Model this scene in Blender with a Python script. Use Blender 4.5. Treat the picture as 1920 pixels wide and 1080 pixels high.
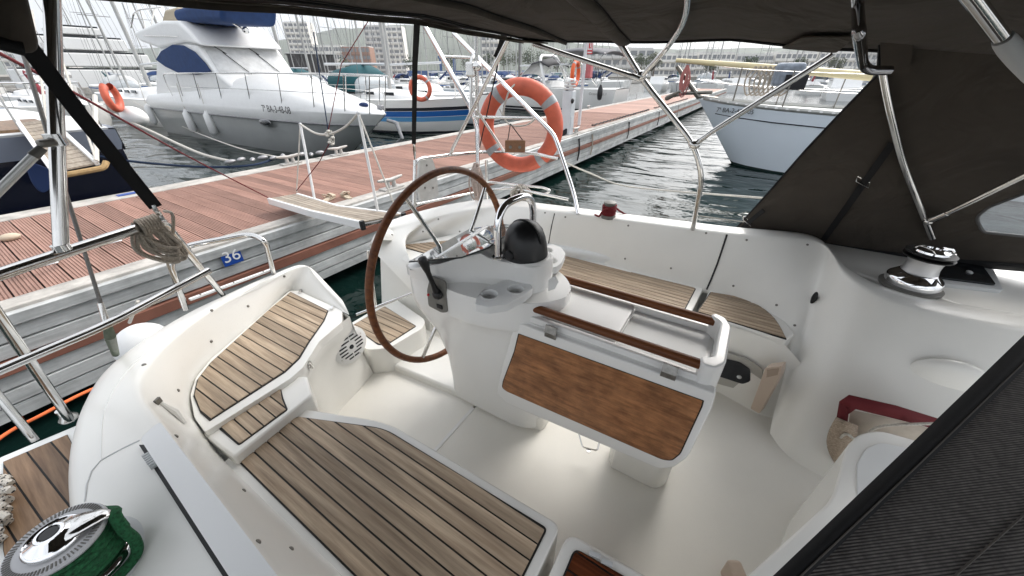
import bpy, bmesh, math, random
from mathutils import Vector as V, Matrix
random.seed(7)
S = bpy.context.scene
for o in list(bpy.data.objects): bpy.data.objects.remove(o)
# ---------------------------------------------------------------- camera
FPX = 670.0; PITCH = math.atan(400/FPX); YAW = math.radians(58); H = 2.1
FH = V((math.sin(YAW), math.cos(YAW), 0)); RT = V((math.cos(YAW), -math.sin(YAW), 0)); UPV = V((0, 0, 1))
FW = FH*math.cos(PITCH) - UPV*math.sin(PITCH); CU = FH*math.sin(PITCH) + UPV*math.cos(PITCH)
EYE = V((0, 0, H))
cam = bpy.data.cameras.new('camera'); co = bpy.data.objects.new('camera', cam); S.collection.objects.link(co)
cam.sensor_width = 36; cam.lens = FPX/1920*36; cam.clip_start = 0.05; cam.clip_end = 9000
M = Matrix((RT, CU, -FW)).transposed().to_4x4(); M.translation = EYE; co.matrix_world = M
S.camera = co
# ---------------------------------------------------------------- sky, sun, exposure
W = bpy.data.worlds.new('World'); S.world = W; W.use_nodes = True
nt = W.node_tree; bg = nt.nodes['Background']
sk = nt.nodes.new('ShaderNodeTexSky'); sk.sky_type = 'NISHITA'; sk.sun_disc = False
SUN_EL, SUN_AZ = math.radians(42), math.radians(100)       # azimuth clockwise from +y
sk.sun_elevation = SUN_EL; sk.sun_rotation = SUN_AZ; sk.air_density = 1.0; sk.dust_density = 6.0; sk.ozone_density = 1.0
hs = nt.nodes.new('ShaderNodeHueSaturation'); hs.inputs['Saturation'].default_value = 0.3
tcw = nt.nodes.new('ShaderNodeTexCoord'); nzw = nt.nodes.new('ShaderNodeTexNoise'); nzw.inputs['Scale'].default_value = 2.2; nzw.inputs['Detail'].default_value = 6
rpw = nt.nodes.new('ShaderNodeMapRange'); rpw.inputs['From Min'].default_value = .3; rpw.inputs['From Max'].default_value = .7; rpw.inputs['To Min'].default_value = .7; rpw.inputs['To Max'].default_value = 1.2
mxw = nt.nodes.new('ShaderNodeVectorMath'); mxw.operation = 'SCALE'
nt.links.new(tcw.outputs['Generated'], nzw.inputs['Vector']); nt.links.new(nzw.outputs['Fac'], rpw.inputs['Value'])
nt.links.new(sk.outputs[0], hs.inputs['Color']); nt.links.new(rpw.outputs[0], mxw.inputs['Scale'])
cl = nt.nodes.new('ShaderNodeMix'); cl.data_type = 'RGBA'; cl.inputs['Factor'].default_value = .4        # overcast sheet over the blue
cl.inputs['B'].default_value = (7.6, 7.9, 8.3, 1); nt.links.new(hs.outputs[0], cl.inputs['A']); nt.links.new(cl.outputs['Result'], mxw.inputs[0])
nt.links.new(mxw.outputs[0], bg.inputs['Color']); bg.inputs['Strength'].default_value = 0.15
sl = bpy.data.lights.new('sun', 'SUN'); sl.energy = 1.0; sl.angle = math.radians(28); sl.color = (1, .96, .9)
so = bpy.data.objects.new('sun', sl); S.collection.objects.link(so)
sd = V((math.sin(SUN_AZ)*math.cos(SUN_EL), math.cos(SUN_AZ)*math.cos(SUN_EL), math.sin(SUN_EL)))
so.rotation_euler = sd.to_track_quat('Z', 'Y').to_euler(); so.location = sd*60
S.view_settings.view_transform = 'Standard'; S.view_settings.look = 'None'; S.view_settings.gamma = 1; S.view_settings.use_curve_mapping = False
S.view_settings.exposure = 0.92
S.render.engine = 'CYCLES'; S.cycles.max_bounces = 8; S.cycles.diffuse_bounces = 5; S.cycles.glossy_bounces = 4; S.cycles.transparent_max_bounces = 8
S.cycles.caustics_reflective = False; S.cycles.caustics_refractive = False; S.cycles.sample_clamp_indirect = 4
# ---------------------------------------------------------------- surveying helpers (a sight line of the photograph meets a known level)
WL = -0.15                                                   # water level; the dock top is z = .75, our cockpit sole z = .5
def ray(u, v): return RT*(u-960) + CU*(540-v) + FW*FPX
def Z(u, v, z): d = ray(u, v); return EYE + d*((z-H)/d.z)
def X(u, v, x): d = ray(u, v); return EYE + d*(x/d.x)
def Y(u, v, y): d = ray(u, v); return EYE + d*(y/d.y)
def PL(u, v, p, n): d = ray(u, v); return EYE + d*((V(p)-EYE).dot(V(n))/d.dot(V(n)))
def FD(u, v, F): d = ray(u, v); return EYE + d*(F/d.dot(FH))  # at forward distance F
def xy(pts): return [(p[0], p[1]) for p in pts]
# ---------------------------------------------------------------- mesh builder
def catmull(pts, n=6, closed=False):
    P = [V(p) for p in pts]; out = []; m = len(P)
    if m < 3: return [P[0].lerp(P[-1], i/n) for i in range(n+1)]
    rng = m if closed else m-1
    for i in range(rng):
        if closed: a, b, c, d = P[i-1], P[i], P[(i+1) % m], P[(i+2) % m]
        else: a, b, c, d = P[max(i-1, 0)], P[i], P[i+1], P[min(i+2, m-1)]
        for k in range(n):
            t = k/n
            out.append(.5*((2*b)+(c-a)*t+(2*a-5*b+4*c-d)*t*t+(3*b-a-3*c+d)*t**3))
    if not closed: out.append(P[-1])
    return out
def fillet(pts, r, n=5, closed=False):
    P = [V(p) for p in pts]; out = []; m = len(P)
    for i in range(m):
        if not closed and i in (0, m-1): out.append(P[i]); continue
        rr = r[i] if isinstance(r, (list, tuple)) else r
        a, b, c = P[i-1], P[i], P[(i+1) % m]
        u, w = (a-b), (c-b); lu, lw = u.length, w.length
        if rr <= 0 or lu < 1e-6 or lw < 1e-6: out.append(b); continue
        k = min(rr, lu*.48, lw*.48); p, q = b+u/lu*k, b+w/lw*k
        for j in range(n+1):
            t = j/n; out.append(p*(1-t)**2 + b*2*t*(1-t) + q*t*t)
    return out
def fil2(poly, r, n=5): return [(p.x, p.y) for p in fillet([(a[0], a[1], 0) for a in poly], r, n, True)]
def resample(pts, n):
    P = [V(p) for p in pts]; L = [0]
    for a, b in zip(P, P[1:]): L.append(L[-1]+(b-a).length)
    out = []
    for i in range(n):
        t = L[-1]*i/(n-1); k = 0
        while k < len(P)-2 and L[k+1] < t: k += 1
        s = (t-L[k])/max(L[k+1]-L[k], 1e-9); out.append(P[k].lerp(P[k+1], s))
    return out
class MB:
    def __init__(s): s.v = []; s.f = []
    def add(s, vs, fs):
        b = len(s.v); s.v += [V(p) for p in vs]; s.f += [tuple(i+b for i in f) for f in fs]; return s
    def box(s, c, d, rz=0, R=None):
        c = V(c); R = R or Matrix.Rotation(rz, 3, 'Z'); x, y, z = d[0]/2, d[1]/2, d[2]/2
        vs = [c + R @ V((i*x, j*y, k*z)) for k in (-1, 1) for j in (-1, 1) for i in (-1, 1)]
        return s.add(vs, [(0, 2, 3, 1), (4, 5, 7, 6), (0, 1, 5, 4), (2, 6, 7, 3), (0, 4, 6, 2), (1, 3, 7, 5)])
    def bar(s, a, b, w, h, up=(0, 0, 1)):
        a, b = V(a), V(b); d = b-a; L = d.length; d.normalize(); r = d.cross(V(up)); r.normalize(); u = r.cross(d)
        return s.box((a+b)/2, (w, L, h), R=Matrix((r, d, u)).transposed())
    def tube(s, pts, r, seg=10, cap=True, closed=False):
        P = [V(p) for p in pts]; n = len(P); b0 = len(s.v)
        T = []
        for i in range(n):
            if closed: t = P[(i+1) % n]-P[i-1]
            else: t = P[min(i+1, n-1)]-P[max(i-1, 0)]
            T.append(t.normalized() if t.length > 1e-9 else V((0, 0, 1)))
        nrm = T[0].orthogonal().normalized(); rings = []
        for i in range(n):
            nrm = nrm - T[i]*nrm.dot(T[i])
            if nrm.length < 1e-6: nrm = T[i].orthogonal()
            nrm.normalize(); bn = T[i].cross(nrm)
            rr = r[i] if isinstance(r, (list, tuple)) else r
            ring = []
            for k in range(seg):
                a = 2*math.pi*k/seg; s.v.append(P[i]+(nrm*math.cos(a)+bn*math.sin(a))*rr); ring.append(len(s.v)-1)
            rings.append(ring)
        for i in range(n if closed else n-1):
            A, B = rings[i], rings[(i+1) % n]
            for k in range(seg): s.f.append((A[k], A[(k+1) % seg], B[(k+1) % seg], B[k]))
        if cap and not closed:
            s.f.append(tuple(reversed(rings[0]))); s.f.append(tuple(rings[-1]))
        return s
    def lathe(s, prof, loc=(0, 0, 0), R=None, seg=24):
        R = R or Matrix.Identity(3); loc = V(loc); rings = []
        for (r, z) in prof:
            if r < 1e-6: s.v.append(loc+R @ V((0, 0, z))); rings.append([len(s.v)-1])
            else:
                ring = []
                for k in range(seg):
                    a = 2*math.pi*k/seg; s.v.append(loc+R @ V((r*math.cos(a), r*math.sin(a), z))); ring.append(len(s.v)-1)
                rings.append(ring)
        for A, B in zip(rings, rings[1:]):
            for k in range(seg):
                k2 = (k+1) % seg
                if len(A) == 1 and len(B) == 1: continue
                if len(A) == 1: s.f.append((A[0], B[k2], B[k])[::-1])
                elif len(B) == 1: s.f.append((A[k], A[k2], B[0]))
                else: s.f.append((A[k], A[k2], B[k2], B[k]))
        if len(rings[0]) > 1: s.f.append(tuple(reversed(rings[0])))
        if len(rings[-1]) > 1: s.f.append(tuple(rings[-1]))
        return s
    def prism(s, poly, z0, z1):
        area = sum(a[0]*b[1]-b[0]*a[1] for a, b in zip(poly, poly[1:]+poly[:1]))
        if area < 0: poly = poly[::-1]
        n = len(poly); g0 = z0 if callable(z0) else (lambda x, y: z0); g1 = z1 if callable(z1) else (lambda x, y: z1)
        vs = [(p[0], p[1], g0(p[0], p[1])) for p in poly]+[(p[0], p[1], g1(p[0], p[1])) for p in poly]
        return s.add(vs, [tuple(range(n-1, -1, -1)), tuple(range(n, 2*n))]+[(i, (i+1) % n, n+(i+1) % n, n+i) for i in range(n)])
    def slab(s, pts, off):
        P = [V(p) for p in pts]; off = V(off); n = len(P)
        return s.add(P+[p+off for p in P], [tuple(range(n-1, -1, -1)), tuple(range(n, 2*n))]+[(i, (i+1) % n, n+(i+1) % n, n+i) for i in range(n)])
    def loft(s, rows, closed=False, capends=False):
        n = len(rows[0]); b = len(s.v)
        for r in rows: s.v += [V(p) for p in r]
        for i in range(len(rows)-1):
            for k in range(n if closed else n-1):
                k2 = (k+1) % n
                s.f.append((b+i*n+k, b+i*n+k2, b+(i+1)*n+k2, b+(i+1)*n+k))
        if capends:
            s.f.append(tuple(b+k for k in range(n-1, -1, -1))); s.f.append(tuple(b+(len(rows)-1)*n+k for k in range(n)))
        return s
    def ell(s, c, r, R=None, seg=16, rings=10):
        R = R or Matrix.Identity(3); c = V(c); r = (r, r, r) if not isinstance(r, (list, tuple)) else r
        prof = [(math.sin(math.pi*i/rings), -math.cos(math.pi*i/rings)) for i in range(rings+1)]
        t = MB().lathe([(a if 0 < i < rings else 0, z) for i, (a, z) in enumerate(prof)], seg=seg)
        return s.add([c+R @ V((p.x*r[0], p.y*r[1], p.z*r[2])) for p in t.v], t.f)
    def build(s, name, mat, parent=None, smooth=40, bevel=0, solid=0, fix=True, segs=3, subsurf=0, kind=None, label=None):
        me = bpy.data.meshes.new(name); me.from_pydata([tuple(p) for p in s.v], [], s.f)
        bm = bmesh.new(); bm.from_mesh(me)
        if fix: bmesh.ops.recalc_face_normals(bm, faces=bm.faces)
        for f in bm.faces: f.smooth = smooth > 0
        if smooth and not bevel:
            lim = math.radians(smooth)
            for e in bm.edges:
                if len(e.link_faces) == 2 and e.calc_face_angle(0) > lim: e.smooth = False
        bm.to_mesh(me); bm.free()
        me.materials.append(mat)
        o = bpy.data.objects.new(name, me); S.collection.objects.link(o); attach(o, parent)
        if solid:
            m = o.modifiers.new('thickness', 'SOLIDIFY'); m.thickness = abs(solid); m.offset = -1 if solid > 0 else 1
        if bevel:
            m = o.modifiers.new('edge', 'BEVEL'); m.width = bevel; m.segments = segs; m.limit_method = 'ANGLE'; m.angle_limit = math.radians(32); m.harden_normals = True
        if subsurf:
            m = o.modifiers.new('soft', 'SUBSURF'); m.levels = m.render_levels = subsurf
        if kind: o['kind'] = kind
        if label: o['label'] = label
        return o
def attach(o, parent):
    if parent is None: return
    o.parent = parent
    if parent.parent is None: o.matrix_parent_inverse = parent.matrix_basis.inverted()
def thing(name, label, cat, loc=(0, 0, 0), group=None):
    o = bpy.data.objects.new(name, None); o.empty_display_size = .2; S.collection.objects.link(o); o.location = loc
    return tag(o, label, cat, group)
def tag(o, label, cat, group=None):
    o['label'] = label; o['category'] = cat
    if group: o['group'] = group
    return o
def struct(o): o['kind'] = 'structure'; return o
def clone(root, M, label=None):
    """copy of a thing, its parts and sub-parts, moved by the matrix M"""
    r = root.copy(); S.collection.objects.link(r); r.matrix_world = M @ root.matrix_basis
    if label: r['label'] = label
    for ch in root.children:
        c = ch.copy(); S.collection.objects.link(c); c.parent = r
        for g in ch.children:
            d = g.copy(); S.collection.objects.link(d); d.parent = c
    return r
# ---------------------------------------------------------------- materials
MATS = {}
def mat(name, col, rough=.5, metal=0, noise=0, nscale=20, bump=0, bscale=200, stretch=None, objvar=0, spec=.5, trans=0, ior=1.45, sheen=0, dark=None, coat=0, coord='Object', detail=5, stain=0, sscale=7, fold=0):
    m = bpy.data.materials.new(name); m.use_nodes = True; n = m.node_tree.nodes; l = m.node_tree.links
    p = n['Principled BSDF']; p.inputs['Base Color'].default_value = (*col, 1); p.inputs['Roughness'].default_value = rough
    p.inputs['Metallic'].default_value = metal; p.inputs['Specular IOR Level'].default_value = spec; p.inputs['IOR'].default_value = ior
    p.inputs['Transmission Weight'].default_value = trans; p.inputs['Sheen Weight'].default_value = sheen; p.inputs['Coat Weight'].default_value = coat
    tc = n.new('ShaderNodeTexCoord'); mp = n.new('ShaderNodeMapping'); l.new(tc.outputs[coord], mp.inputs[0])
    if stretch: mp.inputs['Scale'].default_value = stretch
    src = None
    if noise:
        nz = n.new('ShaderNodeTexNoise'); nz.inputs['Scale'].default_value = nscale; nz.inputs['Detail'].default_value = detail; nz.inputs['Roughness'].default_value = .6
        l.new(mp.outputs[0], nz.inputs['Vector'])
        r = n.new('ShaderNodeMapRange'); r.inputs['From Min'].default_value = .32; r.inputs['From Max'].default_value = .68
        l.new(nz.outputs['Fac'], r.inputs['Value'])
        mx = n.new('ShaderNodeMix'); mx.data_type = 'RGBA'
        d = dark or tuple(c*(1-noise) for c in col)
        mx.inputs['A'].default_value = (*d, 1); mx.inputs['B'].default_value = (*col, 1)
        l.new(r.outputs[0], mx.inputs['Factor']); src = mx.outputs['Result']
    if objvar:
        oi = n.new('ShaderNodeObjectInfo'); r = n.new('ShaderNodeMapRange'); r.inputs['To Min'].default_value = 1-objvar; r.inputs['To Max'].default_value = 1+objvar
        l.new(oi.outputs['Random'], r.inputs['Value'])
        vm = n.new('ShaderNodeVectorMath'); vm.operation = 'SCALE'; l.new(r.outputs[0], vm.inputs['Scale'])
        if src: l.new(src, vm.inputs[0])
        else: vm.inputs[0].default_value = col
        src = vm.outputs[0]
        if stretch:
            ad = n.new('ShaderNodeVectorMath'); ad.operation = 'ADD'; sc = n.new('ShaderNodeMath'); sc.operation = 'MULTIPLY'; sc.inputs[1].default_value = 37
            l.new(oi.outputs['Random'], sc.inputs[0]); l.new(tc.outputs[coord], ad.inputs[0]); l.new(sc.outputs[0], ad.inputs[1]); l.new(ad.outputs[0], mp.inputs[0])
    if stain:
        s1 = n.new('ShaderNodeTexNoise'); s1.inputs['Scale'].default_value = sscale; s1.inputs['Detail'].default_value = 7; s1.inputs['Roughness'].default_value = .65; l.new(mp.outputs[0] if stretch and objvar else tc.outputs[coord], s1.inputs['Vector'])
        if stretch and objvar: s1.inputs['Scale'].default_value = sscale*.035
        s2 = n.new('ShaderNodeMapRange'); s2.inputs['From Min'].default_value = .36; s2.inputs['From Max'].default_value = .6; s2.inputs['To Min'].default_value = 1-stain; s2.inputs['To Max'].default_value = 1.04; l.new(s1.outputs['Fac'], s2.inputs['Value'])
        s3 = n.new('ShaderNodeVectorMath'); s3.operation = 'SCALE'; l.new(s2.outputs[0], s3.inputs['Scale'])
        if src: l.new(src, s3.inputs[0])
        else: s3.inputs[0].default_value = col
        src = s3.outputs[0]
    if src: l.new(src, p.inputs['Base Color'])
    if bump:
        b2 = n.new('ShaderNodeTexNoise'); b2.inputs['Scale'].default_value = bscale; b2.inputs['Detail'].default_value = 4; l.new(mp.outputs[0], b2.inputs['Vector'])
        bp = n.new('ShaderNodeBump'); bp.inputs['Strength'].default_value = bump; bp.inputs['Distance'].default_value = .002
        l.new(b2.outputs['Fac'], bp.inputs['Height']); l.new(bp.outputs[0], p.inputs['Normal'])
        if fold:
            b3 = n.new('ShaderNodeTexNoise'); b3.inputs['Scale'].default_value = 3.2; b3.inputs['Detail'].default_value = 3; b3.inputs['Distortion'].default_value = 1.2; l.new(tc.outputs[coord], b3.inputs['Vector'])
            bq = n.new('ShaderNodeBump'); bq.inputs['Strength'].default_value = 1; bq.inputs['Distance'].default_value = fold; l.new(b3.outputs['Fac'], bq.inputs['Height']); l.new(bq.outputs[0], bp.inputs['Normal'])
    MATS[name] = m; return m
gel = mat('gelcoat', (.81, .80, .76), .26, noise=.04, nscale=3, bump=.05, bscale=90)
geld = mat('gelcoat deck', (.77, .78, .77), .42, noise=.05, nscale=4, bump=.12, bscale=420)
gelw = mat('gelcoat gloss', (.81, .805, .785), .2, noise=.03, nscale=2)
sole_m = mat('nonskid sole', (.79, .77, .715), .48, noise=.03, nscale=5, bump=.3, bscale=420)
teak = mat('weathered teak', (.52, .41, .295), .65, noise=1, nscale=1, dark=(.30, .22, .15), stretch=(60, 3.2, 60), objvar=.14, bump=.5, bscale=3, detail=8, stain=.32, sscale=14)
teakd = mat('oiled teak', (.30, .19, .11), .5, noise=1, nscale=1, dark=(.15, .085, .045), stretch=(70, 4, 70), objvar=.15, bump=.3, bscale=3, detail=8, stain=.3, sscale=6)
varn = mat('varnished mahogany', (.17, .05, .02), .15, noise=1, nscale=1, dark=(.05, .015, .008), stretch=(70, 4, 70), objvar=.3, coat=.6, detail=8)
leafw = mat('oiled plywood', (.44, .20, .085), .4, noise=1, nscale=1, dark=(.20, .082, .033), stretch=(46, 9, 60), bump=.15, bscale=3, detail=10, stain=.36, sscale=13)
railw = mat('brown rail wood', (.19, .068, .024), .45, noise=1, nscale=1, dark=(.09, .03, .012), stretch=(60, 4, 60), detail=6, spec=.3)
caulk = mat('black caulk', (.012, .012, .012), .6)
steel = mat('stainless steel', (.72, .71, .69), .13, 1, noise=.12, nscale=14)
chrome = mat('chrome', (.85, .85, .86), .05, 1)
dchrome = mat('knurled chrome', (.62, .62, .62), .35, 1, bump=1, bscale=500)
canvas = mat('brown acrylic canvas', (.050, .0405, .0315), .9, fold=.035, noise=.2, nscale=6, bump=.35, bscale=700, sheen=.05)
webb = mat('black webbing', (.006, .006, .007), .85, bump=.4, bscale=900)
blackp = mat('black plastic', (.012, .012, .013), .35)
blackr = mat('black rubber', (.012, .012, .013), .55, bump=.2, bscale=300)
greyp = mat('grey plastic', (.16, .155, .14), .5)
lgrey = mat('light grey plastic', (.55, .56, .56), .45)
whitep = mat('white paint', (.78, .78, .77), .35, noise=.05, nscale=6)
alum = mat('anodised aluminium', (.62, .63, .64), .38, .75, noise=.1, nscale=8)
beige = mat('beige pvc', (.52, .42, .34), .45)
maroon = mat('maroon cloth', (.12, .008, .012), .8, bump=.4, bscale=500)
netm = mat('beige net', (.50, .40, .31), .9, noise=.5, nscale=120)
rope_b = mat('beige rope', (.52, .45, .37), .85, noise=.45, nscale=220, bump=.8, bscale=260)
rope_w = mat('white rope', (.66, .63, .57), .85, noise=.35, nscale=160, bump=.7, bscale=260)
rope_g = mat('green rope', (.02, .15, .055), .85, noise=.75, nscale=170, bump=1, bscale=230)
rope_r = mat('dark red rope', (.18, .012, .018), .85, noise=.5, nscale=160, bump=.8, bscale=260)
rope_p = mat('pink rope', (.55, .22, .20), .85, noise=.4, nscale=60)
rope_k = mat('black rope', (.015, .015, .018), .85, noise=.4, nscale=200)
rope_n = mat('blue rope', (.02, .04, .09), .85, noise=.5, nscale=120)
rope_o = mat('orange rope', (.75, .16, .05), .8)
orange = mat('lifebuoy orange', (.64, .135, .075), .5, noise=.10, nscale=9, bump=.15, bscale=200, stain=.2, sscale=8)
orange2 = mat('bright orange', (.72, .12, .03), .5)
refl = mat('reflective tape', (.36, .37, .38), .45, noise=.15, nscale=60)
decking = mat('composite decking', (.40, .235, .185), .75, noise=1, nscale=1, dark=(.30, .17, .13), stretch=(14, 2.2, 14), objvar=.13, bump=.6, bscale=30, detail=6, stain=.28, sscale=2.2)
conc = mat('concrete edge', (.52, .49, .45), .8, noise=.25, nscale=6, bump=.5, bscale=90, stain=.35, sscale=5)
fend = mat('aluminium dock side', (.63, .64, .63), .5, .08, noise=.3, nscale=2.5, stretch=(1, 1, 14), bump=.2, bscale=60, stain=.3, sscale=3)
fendr = mat('brown rubbing strip', (.26, .11, .075), .65, noise=.3, nscale=4)
navy = mat('navy hull', (.006, .008, .018), .12, noise=.2, nscale=3)
navyc = mat('navy canvas', (.012, .03, .10), .85, bump=.3, bscale=200)
bluec = mat('blue canvas', (.012, .045, .15), .8, noise=.3, nscale=5, bump=.3, bscale=60)
tealc = mat('teal canvas', (.005, .07, .085), .8)
skyb = mat('light blue cloth', (.02, .22, .5), .7)
grhull = mat('grey hull', (.36, .37, .365), .2, noise=.08, nscale=1.2)
antif = mat('antifouling', (.008, .01, .016), .6)
glassd = mat('dark window', (.015, .017, .02), .06)
vinyl2 = mat('dodger vinyl', (.42, .45, .47), .15)
vinyl = mat('screen cover', (.62, .63, .63), .4, noise=.25, nscale=4)
bstripe = mat('blue stripe', (.02, .12, .40), .25)
bstripe2 = mat('light blue stripe', (.10, .30, .55), .25)
blhull = mat('pale blue white hull', (.66, .72, .78), .22, noise=.05, nscale=.8)
yel = mat('cream spar', (.70, .60, .36), .4, noise=.12, nscale=3)
rustw = mat('galvanised', (.33, .33, .34), .5, .5, noise=.3, nscale=9)
skin_c = mat('canvas sandal', (.50, .42, .32), .8)
bluesign = mat('blue sign', (.01, .06, .30), .4)
redsign = mat('red sign', (.55, .02, .03), .4)
# ---------------------------------------------------------------- water
def water_mat():
    m = bpy.data.materials.new('harbour water'); m.use_nodes = True; n = m.node_tree.nodes; l = m.node_tree.links; p = n['Principled BSDF']
    p.inputs['Base Color'].default_value = (.004, .014, .012, 1); p.inputs['Roughness'].default_value = .0; p.inputs['IOR'].default_value = 1.34
    tc = n.new('ShaderNodeTexCoord')
    def nz(scale, rot, st, det=2, dist=.0):
        mp = n.new('ShaderNodeMapping'); mp.inputs['Scale'].default_value = st; mp.inputs['Rotation'].default_value = (0, 0, rot); l.new(tc.outputs['Object'], mp.inputs[0])
        t = n.new('ShaderNodeTexNoise'); t.inputs['Scale'].default_value = scale; t.inputs['Detail'].default_value = det; t.inputs['Roughness'].default_value = .45; t.inputs['Distortion'].default_value = dist
        l.new(mp.outputs[0], t.inputs['Vector']); return t.outputs['Fac']
    a = nz(1.15, math.radians(-58), (1, .45, 1), 1.2, .9); b = nz(6, math.radians(-40), (1, .55, 1), 2, .3)
    s = n.new('ShaderNodeMath'); s.operation = 'MULTIPLY_ADD'; s.inputs[1].default_value = .12; l.new(b, s.inputs[0]); l.new(a, s.inputs[2])
    bp = n.new('ShaderNodeBump'); bp.inputs['Strength'].default_value = 1; bp.inputs['Distance'].default_value = .11
    l.new(s.outputs[0], bp.inputs['Height']); l.new(bp.outputs[0], p.inputs['Normal'])
    return m
wm = water_mat()
mb = MB(); mb.add([(-700, -700, WL), (900, -700, WL), (900, 700, WL), (-700, 700, WL)], [(0, 1, 2, 3)])
struct(mb.build('water', wm))
# ---------------------------------------------------------------- floating dock
DN, DF, DZ = 4.1, 6.55, .75          # near and far edge of the boards, top level
dock = thing('floating_dock', 'floating dock with red brown boards, pale edges and ribbed metal sides behind our stern', 'dock', (5, 5.3, WL))
mb = MB(); mb.box((22, (DN+DF)/2, .34), (60, DF-DN+.2, .70)); mb.build('float_body', conc, dock)
mb = MB(); mb.add([(-8, DN, DZ-.045), (52, DN, DZ-.045), (52, DF, DZ-.045), (-8, DF, DZ-.045)], [(0, 1, 2, 3)]); mb.build('joint_bed', caulk, dock)
pw, pg = .142, .007
def plank_mesh(L):
    mb = MB(); n = 7; w = pw/n       # a board with ribs moulded along it
    prof = []
    for i in range(n): prof += [(i*w+.003, .006), (i*w+w-.005, .006), (i*w+w-.004, 0), (i*w+w+.002, 0)]
    prof = [(0, .006)]+prof[1:-2]
    pts = [(-pw/2+a, b) for a, b in prof]
    r0 = [(x, -L/2, z-.006) for x, z in pts]; r1 = [(x, L/2, z-.006) for x, z in pts]
    k = len(r0); mb.loft([r0, r1])
    mb.add([r0[0], r0[-1], (pw/2, -L/2, -.03), (-pw/2, -L/2, -.03), r1[0], r1[-1], (pw/2, L/2, -.03), (-pw/2, L/2, -.03)], [(0, 1, 2, 3), (4, 7, 6, 5), (0, 3, 7, 4), (1, 5, 6, 2)])
    return mb
pm = plank_mesh(DF-DN-.012).build('dock_board', decking, dock, smooth=0, fix=False)
pm.location = (-4, (DN+DF)/2, DZ)
xx = -4; far = MB()
while xx < 50:
    xx += pw+pg
    if xx < 16:
        o = pm.copy(); S.collection.objects.link(o); o.location = (xx, (DN+DF)/2, DZ+random.uniform(-.0015, .0015))
    else: far.box((xx, (DN+DF)/2, DZ-.02), (pw, DF-DN-.012, .04))
far.build('dock_boards_far', decking, dock, smooth=0, kind='stuff')
# edge profiles, both sides
mb = MB()
for k in range(10):
    x0 = -8+k*6; x1 = x0+6-.012
    mb.box(((x0+x1)/2, DF+.165, DZ-.05), (x1-x0, .31, .115))
mb.build('edge_kerb', conc, dock, bevel=.012, segs=2)
mb = MB()
for k in range(10):
    x0 = -8+k*6; x1 = x0+6-.012
    mb.box(((x0+x1)/2, DN-.10, DZ-.03), (x1-x0, .185, .08))
mb.build('edge_kerb', conc, dock, bevel=.008, segs=2)
def side(name, y0, z0, z1, m, out=0.0):
    mb = MB(); mb.box((22, DN-.16+y0-out/2, (z0+z1)/2), (60, .05+out, z1-z0)); return mb.build(name, m, dock, bevel=.006, segs=2)
side('side_rail', -.035, .655, .735, fend, .03)
side('side_rail', -.03, .545, .645, fend)
side('side_rail', -.03, .44, .535, fend, .008)
side('rubbing_strip', -.03, .335, .43, fendr, .035)
side('side_rail', -.03, .225, .325, fend)
side('side_rail', -.03, .115, .215, fend, .008)
side('side_rail', -.03, .0, .105, fend)
# cleats standing on the edges
def cleat(x, y, rz=0, s=1.0):
    mb = MB(); c = V((x, y, DZ+.01)); R = Matrix.Rotation(rz, 3, 'Z')
    mb.box(c+V((0, 0, .01)), (.30*s, .13*s, .02), rz)
    for i in (-1, 1): mb.tube([c+R @ V((i*.05*s, 0, .01)), c+R @ V((i*.045*s, 0, .09*s))], [.032*s, .024*s], 10)
    mb.tube([c+R @ V((t*s, 0, (.105+.02*abs(t)/.19)*s)) for t in (-.19, -.14, -.06, 0, .06, .14, .19)], [.012*s, .02*s, .024*s, .024*s, .024*s, .02*s, .012*s], 10)
    return mb
def dcleat(u, v, y, label, rz=0, s=1.0):
    p = Z(u, v, DZ); o = cleat(p.x, y, rz, s).build('mooring_cleat', whitep_d); return tag(o, label, 'cleat', 'mooring cleats along the dock edges')
whitep_d = mat('grey white cast metal', (.50, .48, .45), .5, .2, noise=.3, nscale=12)
dcleat(610, 287, DF+.17, 'cast mooring cleat on the far dock edge below the white motor cruiser bow', .0, 1.1)
dcleat(505, 300, DF+.17, 'cast mooring cleat wrapped by dark lines left of the gangway rail', .0, 1.1)
dcleat(760, 360, DN-.10, 'cast mooring cleat on the near dock edge beside the gangway foot', .0, 1.1)
dcleat(1072, 250, DN-.10, 'cast mooring cleat at the foot of the service pedestal by the lifebuoy', .0, 1.1)
dcleat(1075, 203, DF+.17, 'small cast cleat on the far dock edge before the sloop with black fenders', .0, 1.0)
# wire handles standing on the boards
for (u, v) in ((205, 468), (80, 512)):
    p = Z(u, v, DZ); w = .11
    mb = MB(); mb.tube(fillet([p+V((-w, .22, .0)), p+V((-w, .0, .05)), p+V((w, 0, .05)), p+V((w, .22, 0))], .03), .008, 8)
    tag(mb.build('mooring_ring', steel), 'bent steel wire loop on the dock boards %s' % ('nearer the beige rope coil' if u > 150 else 'at the far left, under the thick pole'), 'mooring loop')
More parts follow.
